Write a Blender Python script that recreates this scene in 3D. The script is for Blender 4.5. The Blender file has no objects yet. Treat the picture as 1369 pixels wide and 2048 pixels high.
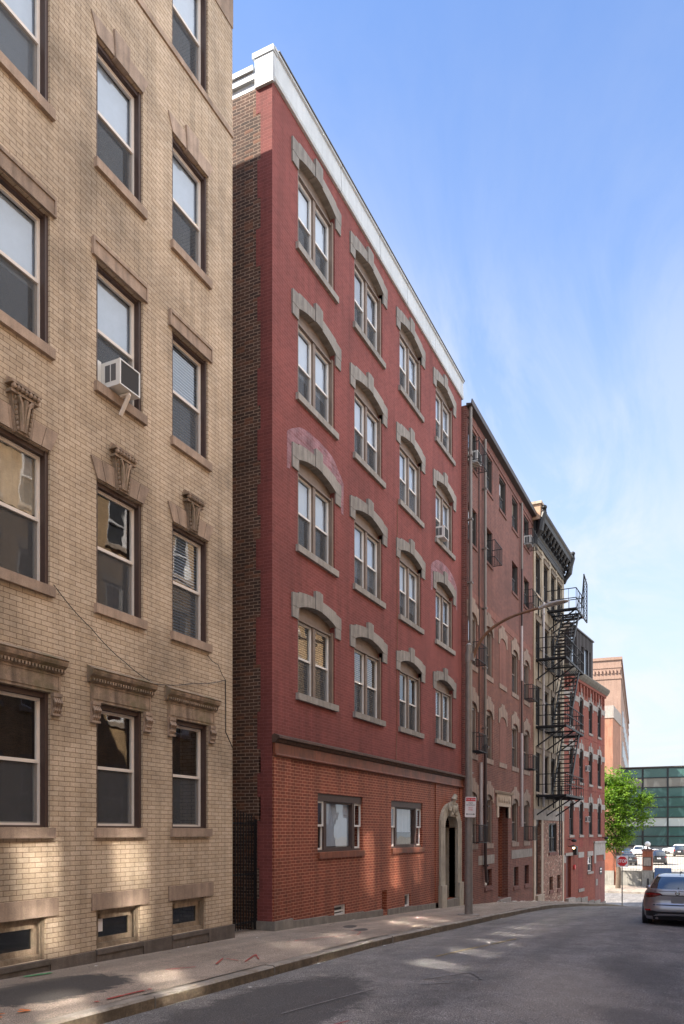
import bpy, bmesh, math, random
from mathutils import Vector, Matrix, noise as mnoise
R = math.radians
random.seed(11)
ZO = 1.7                                   # eye height; all heights below are given from the eye
scene = bpy.context.scene
COL = scene.collection

# ------------------------------------------------------------------ materials
def newmat(name):
    m = bpy.data.materials.new(name); m.use_nodes = True
    nt = m.node_tree
    return m, nt, nt.nodes['Principled BSDF']

def N(nt, typ, **k):
    n = nt.nodes.new(typ)
    for a, v in k.items():
        if a in n.inputs: n.inputs[a].default_value = v
        else: setattr(n, a, v)
    return n

def L(nt, a, b): nt.links.new(a, b)

def ramp(nt, src, stops):
    r = nt.nodes.new('ShaderNodeValToRGB')
    e = r.color_ramp.elements
    e[0].position, e[0].color = stops[0][0], c4(stops[0][1])
    e[1].position, e[1].color = stops[-1][0], c4(stops[-1][1])
    for p, c in stops[1:-1]:
        x = e.new(p); x.color = c4(c)
    L(nt, src, r.inputs[0])
    return r.outputs[0]

def c4(c):
    if isinstance(c, (int, float)): return (c, c, c, 1)
    return tuple(c) if len(c) == 4 else (*c, 1)

def mixc(nt, a, b, f, mode='MIX'):
    n = nt.nodes.new('ShaderNodeMix'); n.data_type = 'RGBA'; n.blend_type = mode
    for i, v in ((6, a), (7, b), (0, f)):
        if hasattr(v, 'is_linked'): L(nt, v, n.inputs[i])
        else: n.inputs[i].default_value = v if i == 0 else c4(v)
    return n.outputs[2]

def mapped(nt, coord='Object', scale=(1, 1, 1), loc=(0, 0, 0)):
    tc = N(nt, 'ShaderNodeTexCoord'); mp = N(nt, 'ShaderNodeMapping')
    mp.inputs['Scale'].default_value = scale; mp.inputs['Location'].default_value = loc
    L(nt, tc.outputs[coord], mp.inputs[0])
    return mp.outputs[0]

def noise(nt, vec, scale, detail=4, rough=.6, dist=0):
    n = N(nt, 'ShaderNodeTexNoise', Scale=scale, Detail=detail, Roughness=rough, Distortion=dist)
    L(nt, vec, n.inputs['Vector'])
    return n.outputs[0]

def bump(nt, h, strength=.3, dist=.01, normal=None):
    b = N(nt, 'ShaderNodeBump', Strength=strength, Distance=dist)
    L(nt, h, b.inputs['Height'])
    if normal is not None: L(nt, normal, b.inputs['Normal'])
    return b.outputs[0]

def brick(name, c1, c2, mortar, bw=.203, bh=.0677, ms=.011, bias=0., stain=.35, streak=.25, big=.5, ambient=None, peel=None, rough=.9, wob=0., seed=0., spots=None):
    m, nt, p = newmat(name)
    uv = mapped(nt, 'UV', (1, 1, 1), (seed, seed * .37, 0))
    if wob:
        nz = N(nt, 'ShaderNodeTexNoise', Scale=2.6, Detail=2)
        L(nt, uv, nz.inputs['Vector'])
        vm = N(nt, 'ShaderNodeVectorMath', operation='MULTIPLY_ADD')
        L(nt, nz.outputs['Color'], vm.inputs[0]); vm.inputs[1].default_value = (wob, wob, 0); L(nt, uv, vm.inputs[2])
        uv2 = vm.outputs[0]
    else: uv2 = uv
    br = N(nt, 'ShaderNodeTexBrick', offset=.5, squash=1.)
    br.inputs['Scale'].default_value = 1
    br.inputs['Brick Width'].default_value = bw; br.inputs['Row Height'].default_value = bh
    br.inputs['Mortar Size'].default_value = ms * .5; br.inputs['Mortar Smooth'].default_value = .25
    br.inputs['Bias'].default_value = bias
    br.inputs['Color1'].default_value = c4(c1); br.inputs['Color2'].default_value = c4(c2); br.inputs['Mortar'].default_value = c4(mortar)
    L(nt, uv2, br.inputs['Vector'])
    col = br.outputs['Color']
    ob = mapped(nt, 'UV', (1, 1, 1), (seed * 3 + 7, 3, 0))
    n1 = noise(nt, ob, big, 6, .65)
    col = mixc(nt, col, ramp(nt, n1, [(.32, 1 - stain), (.55, 1.), (.75, 1.1)]), 1., 'MULTIPLY')
    st = mapped(nt, 'UV', (2.2, .16, 1), (seed, 0, 0))
    n2 = noise(nt, st, 1.6, 5, .6)
    col = mixc(nt, col, ramp(nt, n2, [(.36, 1 - streak), (.56, 1.)]), 1., 'MULTIPLY')
    fine = noise(nt, ob, 35, 3, .7)
    col = mixc(nt, col, ramp(nt, fine, [(.25, .8), (.75, 1.16)]), 1., 'MULTIPLY')
    if peel:
        pc, lo, hi = peel
        n3 = noise(nt, ob, 1.1, 9, .72, .4)
        col = mixc(nt, col, pc, ramp(nt, n3, [(lo, 0), (hi, .85)]))
    if spots:
        sc, lo, hi = spots
        vo = N(nt, 'ShaderNodeTexWhiteNoise'); sn = N(nt, 'ShaderNodeVectorMath', operation='SNAP')
        ad = N(nt, 'ShaderNodeMapping'); L(nt, uv, ad.inputs[0])
        L(nt, ad.outputs[0], sn.inputs[0]); sn.inputs[1].default_value = (bw, bh, 1)
        L(nt, sn.outputs[0], vo.inputs['Vector'])
        col = mixc(nt, col, sc, ramp(nt, vo.outputs['Value'], [(lo, 0), (hi, .6)]))
    L(nt, col, p.inputs['Base Color'])
    p.inputs['Roughness'].default_value = rough
    h = N(nt, 'ShaderNodeMath', operation='SUBTRACT'); L(nt, fine, h.inputs[0]); L(nt, br.outputs['Fac'], h.inputs[1])
    L(nt, bump(nt, h.outputs[0], .5, .008), p.inputs['Normal'])
    return m

def stone(name, c, var=.35, scale=3., rough=.85, fine=60, bumpk=.25, dark=None, metal=0., streak=.25, emit=None):
    m, nt, p = newmat(name)
    ob = mapped(nt, 'UV', (1, 1, 1))
    a = noise(nt, ob, scale, 6, .65); b = noise(nt, ob, fine, 3, .7)
    s = noise(nt, mapped(nt, 'UV', (3, .3, 1)), 2.5, 4)
    col = mixc(nt, c, ramp(nt, a, [(.3, 1 - var), (.7, 1 + var * .5)]), 1., 'MULTIPLY')
    col = mixc(nt, col, ramp(nt, b, [(.25, 1 - var * .8), (.75, 1 + var * .6)]), 1., 'MULTIPLY')
    col = mixc(nt, col, ramp(nt, s, [(.35, 1 - streak), (.6, 1.)]), 1., 'MULTIPLY')
    if dark:
        d = noise(nt, ob, 1.7, 6, .7)
        col = mixc(nt, col, dark, ramp(nt, d, [(.48, 0), (.66, .8)]))
    oi = N(nt, 'ShaderNodeObjectInfo')
    col = mixc(nt, col, ramp(nt, oi.outputs['Random'], [(0, .84), (1, 1.12)]), 1., 'MULTIPLY')
    L(nt, col, p.inputs['Base Color'])
    p.inputs['Roughness'].default_value = rough; p.inputs['Metallic'].default_value = metal
    L(nt, bump(nt, b, bumpk, .006), p.inputs['Normal'])
    return m

def paint(name, c, rough=.45, metal=0., var=.12, coat=0.):
    m, nt, p = newmat(name)
    ob = mapped(nt, 'Object')
    a = noise(nt, ob, 5, 6, .7)
    L(nt, mixc(nt, c, ramp(nt, a, [(.3, 1 - var), (.7, 1 + var * .6)]), 1., 'MULTIPLY'), p.inputs['Base Color'])
    p.inputs['Roughness'].default_value = rough; p.inputs['Metallic'].default_value = metal
    p.inputs['Coat Weight'].default_value = coat
    return m

def glass(name, tint=(.75, .8, .8), ior=1.75, wav=.0, rough=.01, tr=.85, base=(.02, .025, .03)):
    """pane: part see-through, part dark, mirror by Fresnel"""
    m, nt, p = newmat(name)
    out = nt.nodes['Material Output']; nt.nodes.remove(p)
    t = N(nt, 'ShaderNodeBsdfTransparent'); t.inputs[0].default_value = c4(tint)
    d = N(nt, 'ShaderNodeBsdfDiffuse'); d.inputs[0].default_value = c4(base)
    g = N(nt, 'ShaderNodeBsdfGlossy'); g.inputs['Roughness'].default_value = rough; g.inputs[0].default_value = (.95, .97, 1, 1)
    f = N(nt, 'ShaderNodeFresnel'); ge = N(nt, 'ShaderNodeNewGeometry')
    mr_ = N(nt, 'ShaderNodeMapRange'); mr_.inputs['To Min'].default_value = ior; mr_.inputs['To Max'].default_value = 1 / ior     # a thin pane mirrors alike from both sides
    L(nt, ge.outputs['Backfacing'], mr_.inputs['Value']); L(nt, mr_.outputs['Result'], f.inputs[0])
    if wav:
        tcx = N(nt, 'ShaderNodeTexCoord'); oi = N(nt, 'ShaderNodeObjectInfo'); sc_ = N(nt, 'ShaderNodeVectorMath', operation='MULTIPLY_ADD')
        L(nt, oi.outputs['Random'], sc_.inputs[0]); sc_.inputs[1].default_value = (37, 53, 71); L(nt, tcx.outputs['Object'], sc_.inputs[2])
        nz = noise(nt, sc_.outputs[0], 2.0, 1.5, .4)
        nb = bump(nt, nz, 1., wav)
        L(nt, nb, g.inputs['Normal'])
    m1 = N(nt, 'ShaderNodeMixShader'); m1.inputs[0].default_value = tr
    L(nt, d.outputs[0], m1.inputs[1]); L(nt, t.outputs[0], m1.inputs[2])
    m2 = N(nt, 'ShaderNodeMixShader'); L(nt, f.outputs[0], m2.inputs[0])
    L(nt, m1.outputs[0], m2.inputs[1]); L(nt, g.outputs[0], m2.inputs[2])
    L(nt, m2.outputs[0], out.inputs[0])
    return m

def screen_mat(name, c, tr):
    m, nt, p = newmat(name)
    out = nt.nodes['Material Output']; nt.nodes.remove(p)
    t = N(nt, 'ShaderNodeBsdfTransparent'); d = N(nt, 'ShaderNodeBsdfDiffuse'); d.inputs[0].default_value = c4(c)
    m1 = N(nt, 'ShaderNodeMixShader'); m1.inputs[0].default_value = tr
    L(nt, d.outputs[0], m1.inputs[1]); L(nt, t.outputs[0], m1.inputs[2]); L(nt, m1.outputs[0], out.inputs[0])
    return m

M = {}
M['tan_brick'] = brick('tan_brick', (.585, .465, .345), (.505, .39, .275), (.21, .135, .085), ms=.010, stain=.45, streak=.2, big=.55)
M['brownstone'] = stone('brownstone', (.39, .285, .215), .3, 2.5, streak=.3)
M['pale_brownstone'] = stone('pale_brownstone', (.45, .335, .26), .3, 2.5, streak=.3)
M['mossy_brownstone'] = stone('mossy_brownstone', (.36, .26, .19), .45, 4, dark=(.13, .11, .055), streak=.45)
M['dark_granite'] = stone('dark_granite', (.13, .105, .09), .35, 5)
M['red_paint'] = brick('red_painted_brick', (.235, .060, .052), (.19, .046, .040), (.30, .105, .094), ms=.011, stain=.2, streak=.2, big=.5, peel=((.46, .24, .22), .70, .76))
M['red_lower'] = brick('red_lower_brick', (.27, .055, .024), (.19, .037, .016), (.54, .25, .15), ms=.0145, stain=.3, streak=.3, big=.45, rough=.7)
M['red_quoin'] = brick('red_quoin_brick', (.20, .05, .045), (.16, .04, .036), (.26, .085, .075), ms=.010, stain=.25, streak=.2)
M['old_brick'] = brick('old_dark_brick', (.11, .055, .038), (.05, .029, .023), (.33, .235, .18), ms=.015, stain=.45, streak=.2, big=.8, wob=.03, seed=3., spots=((.19, .08, .045), .8, 1.))
M['grey_stone'] = stone('grey_stone_trim', (.32, .295, .27), .28, 2.2, streak=.3)
M['tan_stone'] = stone('tan_stone_lintel', (.31, .225, .18), .3, 3, streak=.3)
M['pale_stone'] = stone('pale_stone_surround', (.53, .47, .38), .25, 2.5, streak=.3)
M['base_stone'] = stone('base_stone', (.24, .215, .19), .3, 3)
M['white_metal'] = stone('white_metal_fascia', (.55, .58, .60), .12, 1.2, rough=.5, fine=20, bumpk=.05, streak=.12)
M['rust_cornice'] = stone('red_brown_cornice', (.25, .075, .035), .35, 2, rough=.55, streak=.35, dark=(.1, .035, .02))
M['dark_cap'] = stone('dark_cornice_cap', (.10, .055, .04), .4, 4, streak=.4)
M['mauve'] = brick('mauve_brick_patch', (.36, .20, .235), (.27, .11, .125), (.42, .27, .30), ms=.010, stain=.5, big=2.2)
M['brown_casing'] = paint('brown_casing', (.065, .038, .032), .55, var=.25)
M['brown_panel'] = paint('brown_window_panel', (.14, .095, .075), .6, var=.2)
M['taupe_casing'] = paint('taupe_casing', (.19, .14, .11), .6, var=.2)
M['sash'] = paint('sash_vinyl', (.74, .67, .61), .5, var=.08)
M['sash_white'] = paint('white_sash', (.74, .72, .70), .45, var=.06)
M['dark_sash'] = paint('dark_sash', (.05, .042, .038), .5, var=.2)
M['old_wood'] = stone('weathered_wood', (.33, .25, .175), .4, 6, streak=.4)
M['glass'] = glass('window_glass', (.92, .95, .96), ior=2.0, wav=.0025, tr=.96)
M['mirror_pane'] = glass('sun_mirror_pane', (.9, .93, .93), ior=12., rough=.052, tr=.95)  # near-mirror panes, made this strong to throw sun patches across the street
M['dark_glass'] = glass('dark_window_glass', (.3, .33, .35), 1.8, wav=.002, tr=.6)
M['screen'] = screen_mat('insect_screen', (.10, .105, .115), .45)
M['blind'] = paint('sky_tinted_blind', (.40, .455, .55), .8, var=.08)  # blue of the mirrored sky put into the blind colour
M['curtain'] = paint('tan_curtain', (.42, .35, .27), .9, var=.2)
M['interior'] = paint('dim_room', (.06, .052, .045), .95, var=.4)  # dimness of the rooms put into the colour of sheets behind the windows
M['black_iron'] = paint('black_iron', (.007, .0075, .010), .6, 0., .3)
M['roof'] = stone('roof_gravel', (.16, .15, .14), .3, 2)
M['brown_brick'] = brick('brown_brick', (.205, .068, .052), (.12, .04, .032), (.25, .155, .13), ms=.016, stain=.22, streak=.2, big=.5, seed=5.)
M['brown_brick_old'] = brick('orange_brown_brick', (.215, .07, .046), (.13, .041, .029), (.27, .16, .125), ms=.015, stain=.25, streak=.22, big=.5, seed=9.)
M['infill_brick'] = brick('pink_infill_brick', (.26, .105, .08), (.22, .085, .064), (.25, .13, .105), ms=.009, stain=.15, seed=2.)
M['cream_stone'] = stone('cream_stone_trim', (.50, .40, .31), .22, 3, streak=.2)
M['pale_band'] = stone('pale_stone_block', (.36, .315, .28), .25, 3, streak=.3)
M['pipe'] = paint('taupe_downspout', (.19, .165, .145), .45, .2, .15)
M['pipe_white'] = paint('pale_downspout', (.50, .46, .46), .5, 0., .12)
M['pipe_dark'] = paint('dark_downspout', (.05, .03, .028), .5, 0., .2)
M['gutter'] = paint('dark_gutter', (.055, .045, .045), .5, .3, .2)
M['cream_wall'] = stone('cream_painted_front', (.45, .375, .275), .3, 1.2, streak=.4, dark=(.27, .20, .135))
M['cream_head'] = stone('grimy_stone_head', (.22, .17, .125), .35, 3)
M['black_cornice'] = stone('black_pressed_metal_cornice', (.022, .021, .023), .4, 4, rough=.5, streak=.3)
M['yellow_brick'] = brick('yellow_tan_brick', (.68, .46, .25), (.56, .37, .20), (.30, .20, .12), ms=.011)
M['mixed_brick'] = brick('mixed_salvage_brick', (.36, .17, .12), (.16, .07, .05), (.38, .28, .21), ms=.014, stain=.3, big=1.1, wob=.03, seed=4., spots=((.55, .42, .33), .82, .97))
M['tan_party'] = brick('sunlit_tan_party_wall', (.50, .33, .22), (.42, .26, .17), (.40, .30, .22), ms=.010)
M['bright_red_brick'] = brick('bright_red_brick', (.27, .068, .042), (.21, .05, .032), (.24, .10, .07), ms=.008, stain=.18, streak=.2, seed=6.)
M['red_inset'] = brick('dark_red_inset_brick', (.27, .055, .04), (.21, .04, .03), (.22, .07, .05), ms=.008, seed=6.)
M['pink_paint'] = brick('faded_pink_paint', (.27, .105, .088), (.23, .085, .072), (.24, .10, .085), ms=.007, stain=.3, big=1.)
M['grey_band'] = stone('grey_stone_band', (.36, .32, .29), .22, 4)
M['zinc'] = paint('dark_zinc_cladding', (.075, .062, .058), .45, .5, .15)
M['zinc_trim'] = stone('grey_green_copper', (.17, .15, .12), .3, 3)
M['maroon_door'] = paint('maroon_door', (.10, .022, .018), .5)
M['black_door'] = paint('black_door', (.018, .018, .022), .35, coat=.2)
M['grey_door'] = paint('grey_door', (.13, .125, .13), .45)
M['brown_door'] = paint('brown_wood_door', (.10, .05, .04), .5, var=.3)
M['ac_white'] = paint('ac_white', (.70, .70, .68), .5, var=.05)
M['ac_dark'] = screen_mat('ac_fins', (.13, .13, .135), .0)
M['metal_grey'] = paint('galvanised_pole', (.24, .215, .195), .5, .25, .2)
M['lamp_grey'] = paint('lamp_head_grey', (.40, .38, .35), .5, .1, .1)
M['rust_arm'] = paint('weathered_brown_arm', (.20, .105, .06), .6, .2, .25)
M['sign_white'] = paint('sign_white', (.75, .72, .72), .4, var=.04)
M['sign_red'] = paint('sign_red', (.55, .02, .03), .4, var=.08)
M['sign_black'] = paint('sign_black', (.02, .02, .022), .5, var=.05)
M['sign_back'] = paint('bare_aluminium', (.5, .5, .5), .4, .8, .1)
M['tyre'] = paint('tyre_rubber', (.018, .018, .019), .8, var=.2)
M['rim'] = paint('alloy_rim', (.45, .45, .46), .3, .9, .1)
M['car_silver'] = paint('car_grey_metallic', (.36, .345, .365), .32, .75, .04, coat=1.)
M['car_white'] = paint('car_white', (.72, .73, .75), .3, 0., .03, coat=1.)
M['car_black'] = paint('car_black', (.02, .021, .024), .3, .2, .05, coat=1.)
M['car_blue'] = paint('car_blue', (.06, .12, .2), .3, .4, .05, coat=1.)
M['car_red'] = paint('car_red', (.3, .03, .025), .3, .2, .05, coat=1.)
M['car_glass'] = glass('car_glass', (.25, .3, .32), 2.2, tr=.5)
M['black_trim'] = paint('black_plastic', (.016, .016, .018), .5, var=.1)
M['chrome'] = paint('chrome', (.6, .6, .62), .15, 1., .03)
M['tail_red'] = paint('tail_light_dark_red', (.10, .008, .008), .15, 0., .2, coat=1.)
M['reflector_red'] = paint('reflector_red', (.45, .012, .015), .25, 0., .1)
M['plate_grey'] = paint('blank_plate', (.27, .27, .27), .5, var=.02)
M['concrete'] = stone('concrete', (.36, .345, .31), .28, 1.5, streak=.3)
M['tower_brick'] = brick('tower_brick', (.37, .245, .19), (.31, .195, .15), (.33, .24, .19), ms=.010, stain=.18, streak=.15, big=.15)
M['annex_brick'] = brick('annex_brick', (.38, .185, .12), (.33, .155, .095), (.32, .19, .135), ms=.010, stain=.15)
M['mullion'] = paint('black_mullion', (.012, .016, .018), .4, .2, .1)
M['blue_paint'] = paint('blue_hoarding', (.045, .10, .22), .5, var=.25)
M['trunk'] = stone('bark', (.16, .115, .08), .4, 6)
M['globe'] = paint('white_globe', (.72, .72, .72), .3)
M['litter'] = paint('white_litter', (.75, .73, .70), .8)

def teal_glass(name, c, lighter=0):
    m, nt, p = newmat(name)
    ob = mapped(nt, 'UV', (.14, .07, 1))
    a = noise(nt, ob, 3, 2, .5, 1.5)
    L(nt, mixc(nt, c, tuple(min(1, x * 1.8 + .02) for x in c), ramp(nt, a, [(.52, 0), (.66, .6)])), p.inputs['Base Color'])
    p.inputs['Roughness'].default_value = .12
    p.inputs['Specular IOR Level'].default_value = .6
    return m
M['teal'] = teal_glass('teal_curtain_glass', (.045, .105, .095))
M['clear_band'] = teal_glass('pale_clerestory_glass', (.42, .47, .45))

M['dim_band'] = teal_glass('dim_clerestory_glass', (.17, .165, .14))
def leafmat():
    m, nt, p = newmat('leaf_green')
    out = nt.nodes['Material Output']
    oi = mapped(nt, 'UV', (1, 1, 1))
    a = noise(nt, mapped(nt, 'Object'), 1.3, 3)
    col = ramp(nt, a, [(.3, (.07, .15, .018)), (.55, (.14, .24, .026)), (.75, (.23, .32, .045))])
    L(nt, col, p.inputs['Base Color']); p.inputs['Roughness'].default_value = .6
    tr = N(nt, 'ShaderNodeBsdfTranslucent'); L(nt, mixc(nt, col, (1.3, 1.4, .5), 1., 'MULTIPLY'), tr.inputs[0])
    mx = N(nt, 'ShaderNodeMixShader'); mx.inputs[0].default_value = .4
    L(nt, p.outputs[0], mx.inputs[1]); L(nt, tr.outputs[0], mx.inputs[2]); L(nt, mx.outputs[0], out.inputs[0])
    return m
M['leaf'] = leafmat()

def asphalt(name, c, warm, patchy=.3, agg=.45, tint=1., stains=()):
    m, nt, p = newmat(name)
    ob = mapped(nt, 'Object')
    a = noise(nt, ob, .45, 6, .65, .6); b = noise(nt, ob, 75, 3, .85); d = noise(nt, ob, 2.2, 6, .7)
    e = noise(nt, mapped(nt, 'Object', (1., .12, 1)), 1.3, 5, .65)
    col = mixc(nt, c, warm, ramp(nt, a, [(.42, 0), (.68, 1)]))
    col = mixc(nt, col, ramp(nt, d, [(.3, 1 - patchy), (.7, 1 + patchy * .5)]), 1., 'MULTIPLY')
    col = mixc(nt, col, ramp(nt, e, [(.33, .72), (.6, 1.06)]), 1., 'MULTIPLY')
    col = mixc(nt, col, ramp(nt, b, [(.28, 1 - agg), (.5, 1.), (.72, 1 + agg * 1.3)]), 1., 'MULTIPLY')
    vo = N(nt, 'ShaderNodeTexVoronoi', feature='DISTANCE_TO_EDGE', Scale=.42)
    nz = N(nt, 'ShaderNodeTexNoise', Scale=1.6, Detail=5); L(nt, ob, nz.inputs['Vector'])
    vm = N(nt, 'ShaderNodeVectorMath', operation='MULTIPLY_ADD'); L(nt, nz.outputs['Color'], vm.inputs[0]); vm.inputs[1].default_value = (1.1, 1.1, 0); L(nt, ob, vm.inputs[2])
    L(nt, vm.outputs[0], vo.inputs['Vector'])
    crk = ramp(nt, vo.outputs['Distance'], [(.004, .55), (.014, 1.)])
    col = mixc(nt, col, crk, .3, 'MULTIPLY')
    for (sx_, sy_, rx_, ry_, rot_, sc_, k_, soft) in stains:               # old repairs, oil and dirt with ragged outlines
        mp_ = N(nt, 'ShaderNodeMapping', vector_type='TEXTURE'); mp_.inputs['Location'].default_value = (sx_, sy_, 0); mp_.inputs['Rotation'].default_value = (0, 0, rot_); mp_.inputs['Scale'].default_value = (rx_, ry_, 1e6)
        L(nt, ob, mp_.inputs[0])
        ln_ = N(nt, 'ShaderNodeVectorMath', operation='LENGTH'); L(nt, mp_.outputs[0], ln_.inputs[0])
        rg = noise(nt, ob, 2.4, 10, .74, .6)
        sm_ = N(nt, 'ShaderNodeMath', operation='MULTIPLY_ADD'); L(nt, rg, sm_.inputs[0]); sm_.inputs[1].default_value = 1.1; L(nt, ln_.outputs['Value'], sm_.inputs[2])
        dv_ = N(nt, 'ShaderNodeMath', operation='DIVIDE'); L(nt, sm_.outputs[0], dv_.inputs[0]); dv_.inputs[1].default_value = 3.; sm_ = dv_
        col = mixc(nt, col, sc_, ramp(nt, sm_.outputs[0], [((1.5 - soft) / 3, k_), ((1.5 + soft * .4) / 3, 0)]))
        col = mixc(nt, col, ramp(nt, b, [(.28, 1 - agg * .5), (.5, 1.), (.72, 1 + agg * .6)]), .5, 'MULTIPLY')
    L(nt, col, p.inputs['Base Color']); p.inputs['Roughness'].default_value = .85
    L(nt, bump(nt, b, .5, .008), p.inputs['Normal'])
    return m
M['road'] = asphalt('asphalt_road', (.165, .154, .149), (.225, .205, .188), .35, .75, stains=((-4.5, 7.6, .95, 2.6, .1, (.062, .058, .058), .85, .12), (-1.5, 9.6, 1.0, 3.2, .25, (.33, .285, .24), .55, .7), (-1.1, 12.6, .55, 1.9, .2, (.08, .074, .072), .7, .45), (-.7, 8.8, .5, 1.0, .6, (.085, .078, .075), .6, .4), (-4.2, 14., .7, 4., .05, (.12, .113, .113), .5, .6)))
M['patch'] = asphalt('fresh_dark_asphalt', (.042, .038, .037), (.075, .067, .062), .3, .6)
M['sidewalk'] = asphalt('aggregate_sidewalk', (.285, .228, .185), (.33, .265, .215), .25, .45, stains=((-7.0, 6.9, .62, 1.25, 0, (.045, .041, .04), .95, .1), (-7.25, 15.6, .16, .4, .3, (.05, .046, .045), .9, .12), (-6.75, 15.1, .15, .38, .2, (.05, .046, .045), .9, .12), (-7.7, 9., .3, 6., 0, (.16, .13, .105), .6, .6), (-7.6, 20., .3, 8., 0, (.17, .135, .11), .5, .6)))
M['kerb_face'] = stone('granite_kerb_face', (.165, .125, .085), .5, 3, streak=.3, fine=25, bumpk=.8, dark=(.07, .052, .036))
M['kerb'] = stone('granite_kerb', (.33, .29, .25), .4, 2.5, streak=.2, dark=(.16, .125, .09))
M['ground'] = stone('ground_earth', (.26, .23, .19), .3, .3)
M['lot'] = asphalt('parking_lot_asphalt', (.42, .37, .31), (.48, .43, .36), .15, .2)
M['red_spray'] = paint('red_utility_paint', (.40, .06, .05), .8, var=.4)
M['orange_spray'] = paint('orange_utility_paint', (.62, .17, .04), .8, var=.4)
M['green_spray'] = paint('green_utility_paint', (.08, .30, .12), .8, var=.4)
M['yellow_line'] = paint('worn_yellow_line', (.34, .26, .10), .85, var=.6)
M['white_line'] = paint('worn_white_line', (.24, .23, .225), .85, var=.6)
M['crosswalk'] = paint('crosswalk_white', (.6, .59, .57), .8, var=.2)
def lampmat():
    m, nt, p = newmat('lit_lamp_glass')
    p.inputs['Base Color'].default_value = (1, .8, .5, 1)
    p.inputs['Emission Color'].default_value = (1, .72, .38, 1); p.inputs['Emission Strength'].default_value = 2.2
    return m
M['lit'] = lampmat()

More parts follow.
